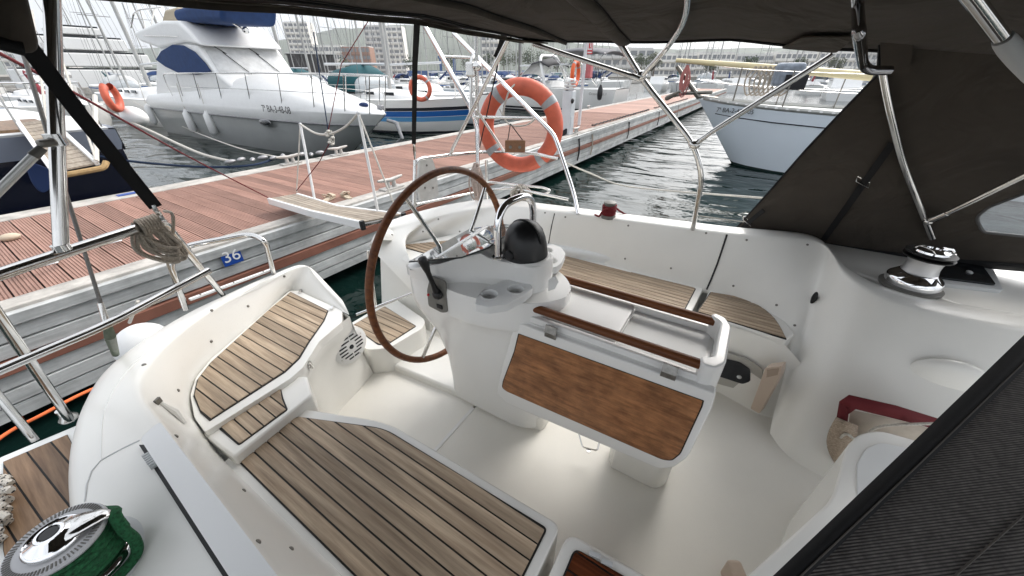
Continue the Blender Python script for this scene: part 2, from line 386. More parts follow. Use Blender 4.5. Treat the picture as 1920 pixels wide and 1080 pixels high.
# number sign 36
p0, p1 = Z(420, 465, DZ), Z(452, 452, DZ)
sg = thing('berth_sign', 'small blue berth sign with white number 36 folded over the dock edge', 'sign', (p0.x, DN-.2, .72))
c = Z(437, 472, .70); xs, wz = c.x, .165
yb = DN-.245
mb = MB(); mb.box((xs, yb, .635), (wz, .006, .165)); mb.build('front_plate', bluesign, sg)
mb = MB(); mb.box((xs, yb+.062, .722), (wz, .12, .006), R=Matrix.Rotation(.18, 3, 'X')); mb.build('top_plate', bluesign, sg)
def text(body, loc, size, mtl, parent, xdir, updir, name='lettering', ext=.001, align='CENTER', sx=1.0):
    cu = bpy.data.curves.new(name, 'FONT'); cu.body = body; cu.size = size; cu.extrude = ext; cu.align_x = align; cu.align_y = 'CENTER'
    cu.materials.append(mtl); o = bpy.data.objects.new(name, cu); S.collection.objects.link(o)
    xd = V(xdir).normalized(); ud = V(updir); ud = (ud-xd*ud.dot(xd)).normalized(); zd = xd.cross(ud)
    Mx = Matrix((xd*sx, ud, zd)).transposed().to_4x4(); Mx.translation = V(loc)
    bpy.context.view_layer.update()
    me = bpy.data.meshes.new_from_object(o.evaluated_get(bpy.context.evaluated_depsgraph_get())); bpy.data.objects.remove(o)
    me.transform(Mx)
    if not me.materials: me.materials.append(mtl)
    o = bpy.data.objects.new(name, me); S.collection.objects.link(o); attach(o, parent)
    return o
text('36', (xs, yb-.005, .632), .15, whitep, sg, (1, 0, 0), (0, 0, 1), 'number')
text('36', (xs, yb+.062, .727), .10, whitep, sg, (-1, 0, 0), (0, -1, -.15), 'number')
# blue marker on far kerb
p = Z(235, 361, DZ); mb = MB(); mb.box((p.x, DF+.17, DZ+.012), (.24, .10, .006)); tag(mb.build('berth_plate', bluesign), 'flat blue berth number plate lying on the far dock edge near the navy boat', 'sign plate')
# sandals
for (u, v, a, lb) in ((617, 375, .5, 'left beige strap sandal lying on the dock boards beyond the gangway'), (650, 371, 1.3, 'right beige strap sandal on the dock boards, nearer the gangway posts')):
    p = Z(u, v, DZ); R = Matrix.Rotation(a, 3, 'Z')
    sh = thing('sandal', lb, 'sandal', p, 'pair of beige sandals')
    sole_pts = [(-.12, -.03), (-.05, -.028), (.02, -.04), (.09, -.042), (.125, -.015), (.125, .02), (.09, .042), (.0, .034), (-.08, .034), (-.12, .02)]
    mb = MB(); q = [R @ V((a_, b_, 0)) for a_, b_ in sole_pts]; mb.prism([(p.x+t.x, p.y+t.y) for t in q], DZ+.002, DZ+.028); mb.build('sole', skin_c, sh, bevel=.006)
    mb = MB(); rows = []
    for xx_ in (.115, .09, .06, .02):
        rows.append([p+R @ V((xx_, -.043*math.cos(t), .024+.05*math.sin(t)*(1-.6*max(0, (xx_-.06)/.055)))) for t in [math.pi*i/8 for i in range(9)]])
    mb.loft(rows); mb.build('upper', skin_c, sh, solid=.004)
    mb = MB(); mb.tube([p+R @ V((-.0+-.10*math.sin(t), -.04*math.cos(t), .03+.07*math.sin(t))) for t in [math.pi*i/10 for i in range(11)]], .006, 6); mb.build('heel_strap', skin_c, sh)
# a pale stone on the boards
p = Z(22, 450, DZ); mb = MB(); mb.ell(p+V((0, 0, .03)), (.07, .05, .035)); tag(mb.build('dry_leaf', skin_c), 'small pale scrap lying on the boards at the far left of the dock', 'scrap')
# ---------------------------------------------------------------- service pedestal with lifebuoy post
def pedestal(u, v, y, s, lb):
    b = Z(u, v, DZ); x = b.x; 
    t = thing('service_pedestal', lb, 'service pedestal', (x, y, DZ), 'dock service pedestals')
    mb = MB(); mb.box((x, y, DZ+.42*s), (.20*s, .22*s, .84*s)); mb.build('column', fend_l, t, bevel=.02)
    mb = MB()
    for i in range(3): mb.lathe([(.115*s, 0), (.125*s, .015), (.125*s, .03), (.10*s, .04)], (x, y, DZ+.86*s+i*.055*s), seg=20)
    mb.lathe([(.12*s, 0), (.11*s, .03), (0, .045)], (x, y, DZ+(.86+.165)*s), seg=20); mb.build('louvred_cap', whitep, t)
    mb = MB(); mb.lathe([(.045*s, 0), (.05*s, .03), (.03*s, .05), (0, .05)], (x-.08*s, y-.10*s, DZ+.66*s), Matrix.Rotation(math.pi/2, 3, 'X'), 16); mb.build('socket', blackp, t)
    mb = MB(); mb.box((x-.02*s, y-.115*s, DZ+.25*s), (.12*s, .012, .22*s)); mb.build('door', fend_l, t, bevel=.004)
    return t
fend_l = mat('pale grey metal', (.62, .64, .66), .45, 0, noise=.1, nscale=6)
pedestal(1094, 255, DN+.05, 1.2, 'grey service pedestal with louvred cap beside the fire sign post on the dock')
pedestal(913, 205, DF-.1, 1.0, 'grey service pedestal half hidden behind the orange lifebuoy on our rail')
pc = Z(1090, 235, DZ)
fp = thing('fire_point_post', 'tall grey post with red fire extinguisher sign and red box on the dock', 'post', (pc.x-.2, DN+.5, DZ))
px, py = pc.x-.05, DN+.55
mb = MB(); mb.box((px, py, DZ+1.35), (.075, .075, 2.7)); mb.build('post', fend_l, fp, bevel=.006)
q = Y(1106, 88, py-.06); mb = MB(); mb.box(q, (.21, .012, .34), R=Matrix.Rotation(-.5, 3, 'Z')); mb.build('sign_plate', redsign, fp)
rot = Matrix.Rotation(-.5, 3, 'Z'); nn = rot @ V((0, -1, 0)); ax = rot @ V((1, 0, 0))
mb = MB(); mb.box(q+nn*.008+V((0, 0, .03)), (.16, .004, .20), R=rot); mb.build('pictogram_field', whitep, fp)
mb = MB(); mb.box(q+nn*.012+ax*-.025+V((0, 0, .02)), (.045, .004, .12), R=rot); mb.box(q+nn*.012+ax*-.02+V((0, 0, .095)), (.02, .004, .03), R=rot)
mb.box(q+nn*.012+ax*.045+V((0, 0, .05)), (.02, .004, .10), R=rot); mb.box(q+nn*.012+ax*.03+V((0, 0, -.02)), (.04, .004, .03), R=rot); mb.build('pictogram', redsign, fp)
mb = MB(); mb.box(q+nn*.008+V((0, 0, -.13)), (.15, .004, .03), R=rot); mb.build('sign_caption', whitep, fp)
q = Y(1103, 131, py-.05); mb = MB(); mb.box(q+V((.08, 0, 0)), (.22, .16, .42)); mb.build('extinguisher_box', mat('faded red box', (.55, .16, .17), .5, noise=.25, nscale=5), fp, bevel=.03)
# white lamp-like thin post on dock
q = Y(1079, 138, py-.12)
lb = thing('dock_lifebuoy', 'bright orange lifebuoy hanging on the fire point post of the dock', 'lifebuoy', q)
def ring(mbm, c, n, R_, r_, seg=36, a0=0, a1=2*math.pi, flat=.75):
    n = V(n).normalized(); u = V((0, 0, 1)); u = (u-n*u.dot(n)).normalized(); w = n.cross(u)
    full = abs(a1-a0-2*math.pi) < 1e-6; N = seg
    rows = []
    for i in range(N if full else N+1):
        a = a0+(a1-a0)*i/N; d = u*math.cos(a)+w*math.sin(a)
        rows.append([V(c)+d*(R_+r_*math.cos(b)*.95)+n*(r_*math.sin(b)*flat*1.15) for b in [2*math.pi*k/14 for k in range(14)]])
    if full: rows.append(rows[0])
    mbm.loft(rows, closed=True); return mbm
def lifebuoy(c, n, Ro, root, body=orange, tape=refl):
    r_ = Ro*.185; R_ = Ro-r_
    mb = ring(MB(), c, n, R_, r_, 48); o = mb.build('ring', body, root, smooth=60)
    for k in range(4):
        a = math.radians(38+90*k); mb = ring(MB(), c, n, R_, r_*1.025, 5, a-.085, a+.085); mb.build('reflective_band', tape, root, smooth=60)
lifebuoy(q, (.10, -1, 0), .33, lb, orange2)
# ================================================================ the sailboat we stand on
boat = thing('sailboat', 'white sailing yacht cockpit with teak seats, brown steering wheel and folding table in the foreground', 'sailboat', (1.18, 0, WL))
SZ, TZ, AZ, XC = .5, .94, 1.01, 1.18
def mir(pts): return [V((2*XC-p[0], p[1], p[2])) for p in pts]
def clip(poly, nx, ny, c):
    out = []
    for a, b in zip(poly, poly[1:]+poly[:1]):
        da, db = a[0]*nx+a[1]*ny-c, b[0]*nx+b[1]*ny-c
        if da >= 0: out.append(a)
        if (da > 0) != (db > 0) and abs(da-db) > 1e-9:
            t = da/(da-db); out.append((a[0]+(b[0]-a[0])*t, a[1]+(b[1]-a[1])*t))
    return out
def planks(outline, z, parent, m, pitch=.0465, gap=.0055, ang=0, off=0, th=.006, name='teak_plank', lay=True):
    """strips of wood clipped to an outline, black caulk beneath showing in the joints"""
    if lay:
        cxm = sum(p[0] for p in outline)/len(outline); cym = sum(p[1] for p in outline)/len(outline)
        big = []
        for p in outline:
            d = V((p[0]-cxm, p[1]-cym, 0)); L = d.length; d = d*((L+.006)/L); big.append((cxm+d.x, cym+d.y))
        mb = MB(); mb.prism(big, z-.004, z+th-.0035); mb.build('caulking', caulk, parent, smooth=0)
    nx, ny = math.cos(ang), math.sin(ang)
    lo = min(p[0]*nx+p[1]*ny for p in outline); hi = max(p[0]*nx+p[1]*ny for p in outline)
    k = lo-off
    while k < hi:
        q = clip(clip(outline, nx, ny, k+gap/2), -nx, -ny, -(k+pitch-gap/2)); k += pitch
        qq = []
        for p in q:
            if not qq or (abs(p[0]-qq[-1][0])+abs(p[1]-qq[-1][1])) > 1e-4: qq.append(p)
        if len(qq) > 1 and abs(qq[0][0]-qq[-1][0])+abs(qq[0][1]-qq[-1][1]) < 1e-4: qq.pop()
        if len(qq) < 3: continue
        ar = abs(sum(a[0]*b[1]-b[0]*a[1] for a, b in zip(qq, qq[1:]+qq[:1])))/2
        if ar < 2e-4: continue
        mb = MB(); mb.prism(qq, z, z+th); mb.build(name, m, parent, smooth=0)
# ---- sole
mb = MB(); mb.prism([(.3, -1.8), (2.3, -1.8), (2.3, .905), (.3, .905)], SZ-.08, SZ); mb.build('cockpit_sole', sole_m, boat, bevel=.004)
mb = MB(); mb.prism([(.3, .915), (2.3, .915), (2.3, 1.75), (1.6, 1.9), (.8, 1.9), (.3, 1.5)], SZ-.08, SZ+.003); mb.build('cockpit_sole', sole_m, boat, bevel=.004)
mb = MB(); mb.prism([(.3, .90), (1.05, .90), (1.05, .92), (.3, .92)], SZ-.02, SZ+.004); mb.build('sole_joint', gelw, boat, bevel=.003)
mb = MB(); mb.prism(fil2([(1.0, 1.70), (1.06, 1.07), (1.08, .60), (1.30, .60), (1.32, 1.05), (1.42, 1.7)], .04), SZ-.02, SZ+.05); mb.build('pedestal_plinth', gel, boat, bevel=.018)
# ---- main starboard bench
bench = MB().prism(fil2([(.09, 1.26), (.385, 1.26), (.53, .905), (.55, .17), (.09, .17)], [.03, .05, .09, .03, .01]), SZ-.02, TZ).build('cockpit_bench', gel, boat, bevel=.022)
planks(fil2([(.14, 1.215), (.355, 1.22), (.497, .885), (.517, .205), (.14, .205)], [.01, .02, .05, .015, .01]), TZ, bench, teak)
hatchb = MB().prism(fil2([(.09, .145), (.545, .145), (.60, -.9), (.09, -.9)], [.02, .04, .02, .02]), SZ-.02, TZ+.005).build('bench_hatch', gel, boat, bevel=.022)
planks(fil2([(.14, .105), (.51, .105), (.565, -.8), (.14, -.8)], .02), TZ+.005, hatchb, varn, name='mahogany_plank', pitch=.052)
mb = MB(); 
for u, v in ((1115, 1040), (1138, 1055)):
    p = Z(u, v, TZ+.012); mb.box(p, (.012, .03, .003), .2)
mb.build('latch_plate', lgrey, hatchb, smooth=0)
# ---- side step
step = MB().prism(fil2(xy([Z(378, 812, .985), Z(402, 790, .985), Z(545, 708, .985), Z(575, 703, .985), Z(585, 740, .985), Z(548, 770, .985), Z(437, 858, .985)]), .015), TZ-.1, .985).build('side_step', gel, boat, bevel=.016)
planks(fil2(xy([Z(413, 802, .985), Z(525, 727, .985), Z(529, 750, .985), Z(537, 769, .985), Z(450, 833, .985)]), .008), .985, step, teak, pitch=.044)
# ---- aft seats (helm seats), starboard then port
lid_px = [(642, 582), (641, 603), (598, 640), (568, 688), (545, 709), (384, 810), (364, 783), (356, 741), (366, 708), (395, 672), (459, 618), (542, 545), (559, 544)]
lid = [Z(u, v, AZ) for u, v in lid_px]
tk_px = [(545, 549), (614, 584), (606, 603), (578, 642), (560, 672), (534, 697), (395, 787), (378, 772), (366, 742), (373, 712), (398, 680), (455, 628), (505, 582)]
tk = [Z(u, v, AZ) for u, v in tk_px]
face_top = [Z(384, 810, AZ), Z(466, 758, AZ), Z(545, 709, AZ), Z(568, 688, AZ), Z(598, 640, AZ), Z(641, 603, AZ), Z(655, 592, AZ)]
face_bot = [V((.14, 1.38, SZ-.02)), V((.30, 1.40, SZ-.02)), V((.46, 1.45, SZ-.02)), V((.56, 1.49, SZ-.02)), V((.66, 1.53, SZ-.02)), V((.80, 1.56, SZ-.02)), V((.935, 1.60, SZ-.02))]
def aft_seat(flip):
    g = (lambda pts: mir(pts)) if flip else (lambda pts: [V(p) for p in pts])
    top = catmull([p-V((0, 0, .05)) for p in face_top], 4); bot = catmull(face_bot, 4); n = len(top)
    rows = [[p_+V((0, .008 if i_ < len(top)-5 else 0, .046)) for i_, p_ in enumerate(top)]]
    for t in (0, .12, .35, .65, 1): rows.append([top[i].lerp(bot[i], t)+V((0, .035*math.sin(math.pi*min(t*1.3, 1)), 0)) for i in range(n)])
    mb = MB(); mb.loft([g(r) for r in rows])
    e0, e1 = rows[0][-1], rows[-1][-1]
    e0 = rows[0][-1]; mb.loft([g([e0, e0+V((.02, .25, .0)), e0+V((.03, .5, -.02))]), g([e1, e1+V((.0, .25, 0)), e1+V((.0, .5, 0))])])
    s = mb.build('aft_seat', gel, boat, smooth=50)
    l = MB().prism(fil2(xy(g(lid)), .012, 3), AZ-.045, AZ-.001).build('seat_lid', gelw if False else gel, s, bevel=.014)
    return s, l
aft_s, lid_s = aft_seat(False); aft_p, lid_p = aft_seat(True)
ang_s = 0.0
# planks belong to the seat so they stay within thing > part > sub-part
planks(xy(tk), AZ, aft_s, teak, pitch=.0465, ang=math.radians(2))
# the port helm seat is narrower where it is seen past the wheel
planks(fil2(xy([Z(747, 461, AZ), Z(880, 448, AZ), Z(945, 452, AZ), Z(905, 490, AZ), Z(835, 486, AZ)]), .01), AZ, aft_p, teak, pitch=.036)
# speaker and lock on the starboard seat front
def seat_front(u, v, off=.0):
    a, b = V((.66, 1.53, .8)), V((.93, 1.59, .8)); d = (b-a).normalized(); n = V((d.y, -d.x, 0)); return PL(u, v, a+n*(.012+off), n), d, n
bpy.context.view_layer.update()
def on_seat(u, v, off):
    dr = ray(u, v).normalized(); hit, loc, nor, i = aft_s.ray_cast(EYE, dr)
    if nor.dot(dr) > 0: nor = -nor
    d_ = V((0, 0, 1)).cross(nor).normalized(); return loc+nor*off, Matrix((d_, nor.cross(d_), nor)).transposed()
c, R = on_seat(654, 648, .006)
n_ = (R.col[2]*.7-ray(654, 648).normalized()*.3).normalized(); d_ = V((0, 0, 1)).cross(n_).normalized(); R = Matrix((d_, n_.cross(d_), n_)).transposed()
MB().lathe([(.112, -.05), (.112, .001), (.1, .003)], c, R, 32).build('speaker_ring', gel, aft_s)
mb = MB(); mb.lathe([(.104, 0), (.106, .006), (.096, .012), (.046, .014), (0, .015)], c, R, 32); spk = mb.build('loudspeaker', whitep, aft_s)
mb = MB()
for k in range(7):
    yk = -.066+k*.022; w = math.sqrt(max(.076**2-yk*yk, 0))
    for sgn in (-1, 1):
        if abs(yk) < .03: mb.box(c+R @ V((sgn*(w+.028)/2, yk, .0145)), (w-.028, .0075, .003), R=R)
        else: mb.box(c+R @ V((sgn*w*.48, yk, .0145)), (w*.8, .0075, .003), R=R)
mb.lathe([(.014, .014), (.012, .019), (0, .019)], c, R, 12); mb.build('grille', glassd, aft_s, smooth=0)
mb = MB()
for k in range(4):
    a = .5+k*math.pi/2; mb.lathe([(.004, .012), (.003, .016), (0, .016)], c+R @ V((.086*math.cos(a), .086*math.sin(a), 0)), R, 8)
mb.build('screw', steel, aft_s)
c, R = on_seat(578, 684, 0)
mb = MB(); mb.lathe([(.018, 0), (.018, .006), (.008, .01), (0, .01)], c, R, 16); mb.box(c+R @ V((0, -.008, .012)), (.01, .03, .008), R=R); mb.build('lock', steel, aft_s)
mb = MB()
for (u, v) in ((563, 546), (622, 577)): mb.box(Z(u, v, AZ+.006), (.03, .012, .008), .9)
mb.build('hinge', steel, aft_s)
# ---- helm step of teak in the transom passage
hs_px = [(690, 578), (706, 574), (792, 600), (802, 618), (795, 628), (700, 702), (690, 690)]
hstep = MB().prism(fil2([(1.0, 1.91), (.93, 1.60), (.97, 1.545), (1.02, 1.50), (1.27, 1.47), (1.34, 1.52), (1.42, 1.91)], [.01, .02, .02, .03, .05, .05, .01]), SZ-.01, .695).build('helm_step', gel, boat, bevel=.03)
planks(fil2([(1.035, 1.87), (1.0, 1.58), (1.03, 1.535), (1.25, 1.52), (1.30, 1.87)], .012), .695, hstep, teak, pitch=.05)
mb = MB(); mb.prism([(.9, 1.93), (1.5, 1.93), (1.45, 2.2), (.95, 2.2)], .05, .30); mb.build('swim_platform', gel, boat, bevel=.03)
MB().tube([Y(668, 590, 1.78), Y(772, 550, 1.62)], .009, 10).build('transom_tube', steel, boat); MB().tube([Y(690, 470, 1.72), Y(704, 572, 1.70)], .009, 10).build('transom_tube', steel, boat)
# ---- starboard coaming: deck edge, rounded top, backrest
def R_(pts, n=40): return resample(catmull(pts, 8), n)
ridge = [Z(655, 590, 1.015), Z(622, 555, 1.035), Z(592, 520, 1.085), Z(575, 499, 1.115), Z(535, 512, 1.125), Z(480, 535, 1.14), Z(400, 580, 1.165), Z(330, 630, 1.195), Z(283, 680, 1.21), Z(264, 720, 1.225), Z(272, 752, 1.23), Z(300, 787, 1.235), Z(400, 925, 1.24), Z(520, 1085, 1.24), Z(640, 1250, 1.24)]
outer = [Z(640, 560, 1.02), Z(612, 530, 1.05), Z(585, 503, 1.08), Z(563, 497, 1.095), Z(515, 515, 1.105), Z(440, 547, 1.115), Z(350, 588, 1.135), Z(262, 640, 1.155), Z(195, 693, 1.17), Z(155, 750, 1.18), Z(133, 810, 1.185), Z(124, 870, 1.19), Z(130, 960, 1.19), Z(150, 1085, 1.19), Z(180, 1250, 1.19)]
bott = [Z(639, 583, AZ-.002), Z(610, 567, AZ-.002), Z(585, 555, AZ-.002), Z(560, 546, AZ-.002), Z(541, 544, AZ-.002), Z(500, 580, AZ-.002), Z(452, 622, AZ-.002), Z(393, 674, AZ-.004), Z(364, 710, AZ-.006), Z(355, 742, AZ-.01), Z(362, 785, AZ-.015), Z(384, 812, .98), Z(425, 866, TZ-.002), Z(653, 1085, TZ-.002), Z(800, 1230, TZ-.002)]
low = [V((p.x-.05, p.y+.06, .90)) for p in outer[:9]]+[V((p.x-.05, p.y+.02, .96)) for p in outer[9:]]
Rr, Ro, Rb, Rl = R_(ridge, 70), R_(outer, 70), R_(bott, 70), R_(low, 70)
rows = [Rl]
rows.append([a.lerp(b, .7)+V((-.01, .01, 0)) for a, b in zip(Rl, Ro)])
rows.append([a+V((0, 0, -.008)) for a in Ro])
rows.append([a.lerp(b, .08)+V((0, 0, .006)) for a, b in zip(Ro, Rr)])
rows.append([a.lerp(b, .5)+V((0, 0, .014)) for a, b in zip(Ro, Rr)])
rows.append([a.lerp(b, .9)+V((0, 0, .010)) for a, b in zip(Ro, Rr)])
rows.append([b+V((0, 0, .002)) for b in Rr])
rows.append([a.lerp(b, .07)+V((0, 0, -.006)) for a, b in zip(Rr, Rb)])
rows.append([a.lerp(b, .35) for a, b in zip(Rr, Rb)])
rows.append([a.lerp(b, .75) for a, b in zip(Rr, Rb)])
rows.append([a.lerp(b, .96)+V((0, 0, -.006)) for a, b in zip(Rr, Rb)])
rows.append([b+V((0, 0, -.02)) for b in Rb])
coam_s = MB().loft(rows).build('cockpit_coaming', gel, boat, smooth=75, subsurf=1)
# joint line across the coaming, seat back pads
capm = mat('cap gelcoat', (.82, .83, .83), .3)
# white track cap with the black slot beside it
CZ = 1.275
tr = [Z(262, 822, CZ), Z(299, 789, CZ), Z(525, 1085, CZ), Z(650, 1250, CZ), Z(560, 1250, CZ), Z(432, 1085, CZ)]
mb = MB(); mb.prism(fil2(xy(tr), [.015, .02, 0, .01, .01, 0]), 1.18, CZ); track = mb.build('coaming_cap', capm, boat, bevel=.005)
def strip(pts_a, pts_b, z0, z1, name, m, parent, bevel=0):
    mb = MB(); mb.prism(xy(pts_a)+xy(pts_b)[::-1], z0, z1); return mb.build(name, m, parent, smooth=0, bevel=bevel)
strip([Z(262, 836, 1.238), Z(421, 1085, 1.238), Z(520, 1250, 1.238)], [Z(275, 836, 1.238), Z(450, 1085, 1.238), Z(545, 1250, 1.238)], 1.17, 1.243, 'slot_rubber', blackr, boat)
p0, p1 = Z(273, 853, 1.248), Z(289, 875, 1.248)
mb = MB(); mb.bar(p0, p1, .014, .010)
for k in range(6): mb.bar(p0.lerp(p1, .1+.15*k)+V((0, 0, .006)), p0.lerp(p1, .18+.15*k)+V((0, 0, .006)), .014, .006)
mb.build('track_stop', lgrey, boat, smooth=0)
# panel seams in the backrest
def on_wall(u, v, off=.004):   # a point on the starboard backrest
    d = ray(u, v); deps = bpy.context.evaluated_depsgraph_get()
    hit, loc, nor, i = coam_s.ray_cast(EYE, d.normalized()); return (loc+nor*off if nor.dot(d) < 0 else loc-nor*off), (nor if nor.dot(d) < 0 else -nor)
bpy.context.view_layer.update()
def stud(u, v, host=None, r=.0055, name='snap_stud'):
    d = ray(u, v).normalized()
    host = host or coam_s
    hit, loc, nor, i = host.ray_cast(EYE - V((0, 0, 0)), d)
    if not hit: return None
    if nor.dot(d) > 0: nor = -nor
    R = nor.to_track_quat('Z', 'Y').to_matrix()
    return MB().lathe([(r*1.25, -.001), (r*1.2, .002), (r*.7, .004), (r*.5, .004), (0, .0035)], loc, R, 10)
def studs(pts, host):
    m0 = None
    for u, v in pts:
        b = stud(u, v, host)
        if b: b.build('snap_stud', rustw_d, boat)
rustw_d = mat('dull fastener', (.20, .19, .17), .4, .8)
studs([(534, 517), (466, 573), (397, 576 if False else 579), (395, 640), (270, 685), (334, 731), (651, 817)][0:0], coam_s)
studs([(533, 518), (465, 574), (397, 582), (396, 640), (270, 684), (334, 732), (330, 818), (457, 920), (484, 1016), (546, 1029)], coam_s)
# seat belt eye and pocket edge on the wall
for (u0, v0, u1, v1, nm) in ((300, 757, 345, 795, 'moulded_ledge'),):
    (a, na), (b, nb) = on_wall(u0, v0, .004), on_wall(u1, v1, .004)
    mb = MB(); mb.tube([a, a.lerp(b, .5)+na*.006, b], [.006, .011, .006], 8); mb.build(nm, gel, boat)
(a, na) = on_wall(292, 755, .006); mb = MB(); mb.box(a, (.02, .008, .02), .6); mb.build('fitting_bolt', rustw_d, boat)
# side deck with teak strips, outboard of the coaming
deck_z = 1.0
mb = MB(); mb.prism([(-.30, 1.86), (-.02, 1.80), (-.06, 1.55), (-.08, -1.2), (-.45, -1.2), (-.40, .8), (-.36, 1.4)], .86, deck_z); mb.build('side_deck', geld, boat, bevel=.02)
planks([(-.20, 1.55), (-.12, 1.55), (-.13, 1.1), (-.16, .6), (-.18, -.5), (-.235, -.5)][0:0] or [(-.28, 1.80), (-.14, 1.77), (-.15, 1.4), (-.165, 1.0), (-.175, .2), (-.38, .2), (-.33, 1.4)], deck_z, boat, teakd, pitch=.052, gap=.005, ang=math.radians(4), lay=True)
# hull
def hull_rows():
    st = [(-7.5, .02, .55), (-5.5, .95, .5), (-3, 1.5, .46), (-1, 1.60, .44), (.6, 1.58, .42), (1.5, 1.44, .45), (1.92, 1.22, .5)]
    rows = []
    for y, hb, zb in st:
        rows.append([V((XC+sx*hb*w, y, z)) for sx, w, z in ((-1, 1, 1.0), (-1, .985, .6), (-1, .9, .1), (-1, .6, -.3), (0, 0, -.5), (1, .6, -.3), (1, .9, .1), (1, .985, .6), (1, 1, 1.0))])
    return rows
hr = hull_rows(); MB().loft([[q for q in r] for r in hr]).slab([(XC-1.22, 1.92, 1.0), (.86, 1.92, 1.0), (.86, 1.92, -.45), (XC-.75, 1.92, -.3), (XC-1.1, 1.92, .1)], (0, -.03, 0)).slab([(1.5, 1.92, 1.0), (XC+1.22, 1.92, 1.0), (XC+1.1, 1.92, .1), (XC+.75, 1.92, -.3), (1.5, 1.92, -.45)], (0, -.03, 0)).slab([(.86, 1.92, .5), (1.5, 1.92, .5), (1.5, 1.92, -.45), (.86, 1.92, -.45)], (0, -.03, 0)).build('hull', gelw, boat, smooth=60)
# ---- port side: bench, forward seat, coaming
PZ = TZ
pb = MB().prism(fil2([(1.90, 1.35), (2.34, 1.2), (2.30, .0), (1.935, .022)], [.02, .02, .01, .03]), SZ-.02, PZ).build('cockpit_bench', gel, boat, bevel=.02)
planks(fil2([(1.95, 1.15), (2.24, 1.05), (2.255, .045), (1.965, .062)], .015), PZ, pb, teak, pitch=.037, ang=0)
pf_pts = [Z(1303, 592, PZ), Z(1325, 545, PZ), Z(1400, 555, PZ), Z(1440, 572, PZ), Z(1475, 600, PZ), Z(1495, 650, PZ)]
pf = MB().prism(fil2([(1.955, -.012), (2.30, -.035), (2.28, -.25), (2.18, -.42), (2.04, -.47), (1.955, -.43)], [.02, .02, .1, .1, .02, .02]), SZ-.02, PZ).build('forward_seat', gel, boat, bevel=.018)
planks(catmull([Z(1309, 585, PZ), Z(1333, 549, PZ)], 1)+[V(p) for p in catmull([Z(1333, 549, PZ), Z(1375, 556, PZ), Z(1415, 570, PZ), Z(1450, 597, PZ), Z(1473, 634, PZ)], 4)][1:] if False else xy([Z(1309, 585, PZ), Z(1333, 549, PZ)]+catmull([Z(1375, 556, PZ), Z(1415, 570, PZ), Z(1450, 597, PZ), Z(1473, 635, PZ)], 4)), PZ, pf, teak, pitch=.032, ang=0)
pr_ = [Z(692, 462, 1.06), Z(697, 448, 1.10), Z(745, 428, 1.13), Z(810, 408, 1.16), Z(880, 393, 1.185), Z(950, 387, 1.205), Z(1040, 397, 1.23), Z(1200, 417, 1.245), Z(1360, 437, 1.255), Z(1460, 446, 1.26), Z(1520, 452, 1.26), Z(1552, 465, 1.255), Z(1568, 492, 1.24), Z(1590, 520, 1.225), Z(1660, 562, 1.21), Z(1760, 590, 1.205), Z(1890, 615, 1.20), Z(2050, 640, 1.19)]
bo_ = [V((1.42, 1.60, .75)), V((1.45, 1.66, 1.0)), Z(715, 462, AZ), Z(757, 458, AZ), Z(830, 440, AZ), Z(905, 445, AZ), V((2.27, 1.05, PZ)), V((2.28, .5, PZ)), V((2.275, .0, PZ)), V((2.24, -.25, PZ-.01)), V((2.10, -.42, PZ-.03)), V((1.97, -.47, .86)), V((1.86, -.48, .72)), V((1.72, -.50, SZ)), V((1.62, -.56, SZ)), V((1.56, -.75, SZ)), V((1.48, -1.0, SZ)), V((1.4, -1.4, SZ))]
out_ = [V((1.40, 1.95, 1.15)), V((1.45, 1.98, 1.2))]+[V((p.x+.12*min(1, max(0, (p.x-1.3)/.5)), p.y+.16*max(0, min(1, (p.y-.3)/1.2)), p.z+.012)) for p in pr_[2:9]]+[V((p.x+.12, p.y+.02, p.z+.01)) for p in pr_[9:12]]+[V((p.x+.16, p.y+.0, p.z+.008)) for p in pr_[12:]]
N = 80
Pr, Pb, Po = R_(pr_, N), R_(bo_, N), R_(out_, N)
pd = [V((2.95 if p.y < 1.5 else 2.95-(p.y-1.5)*2.2, p.y*1.0, 1.05)) for p in Po]
rows = [[V((p.x+.30, p.y+.05, 1.02)) for p in Po], [a.lerp(V((a.x+.30, a.y+.05, 1.02)), .12) for a in Po], Po, [a.lerp(b, .5)+V((0, 0, .006)) for a, b in zip(Po, Pr)], [a.lerp(b, .9)+V((0, 0, .004)) for a, b in zip(Po, Pr)], Pr,
        [a.lerp(b, .06)+V((0, 0, -.004)) for a, b in zip(Pr, Pb)], [a.lerp(b, .3) for a, b in zip(Pr, Pb)], [a.lerp(b, .7) for a, b in zip(Pr, Pb)], [a.lerp(b, .95)+V((0, 0, -.004)) for a, b in zip(Pr, Pb)], [b+V((0, 0, -.02)) for b in Pb]]
coam_p = MB().loft(rows).build('cockpit_coaming', gel, boat, smooth=75, subsurf=1)
bpy.context.view_layer.update()
# front faces below port seats and the inner liner
liner = MB().loft([[V((1.945, .05, .93)), V((1.945, -.25, .93)), V((1.96, -.44, .90)), V((1.96, -.56, .8))], [V((1.92, .05, SZ-.01)), V((1.90, -.25, SZ-.01)), V((1.84, -.44, SZ-.01)), V((1.86, -.58, SZ-.01))]]).build('seat_liner', gel, boat)
studs([(1060, 407), (1178, 423), (1324, 437), (1400, 450), (1514, 459), (1096, 470), (1172, 485), (1258, 503), (1375, 536), (1456, 572), (1490, 610), (735, 440), (793, 434), (822, 411), (862, 434), (1022, 399)], coam_p)
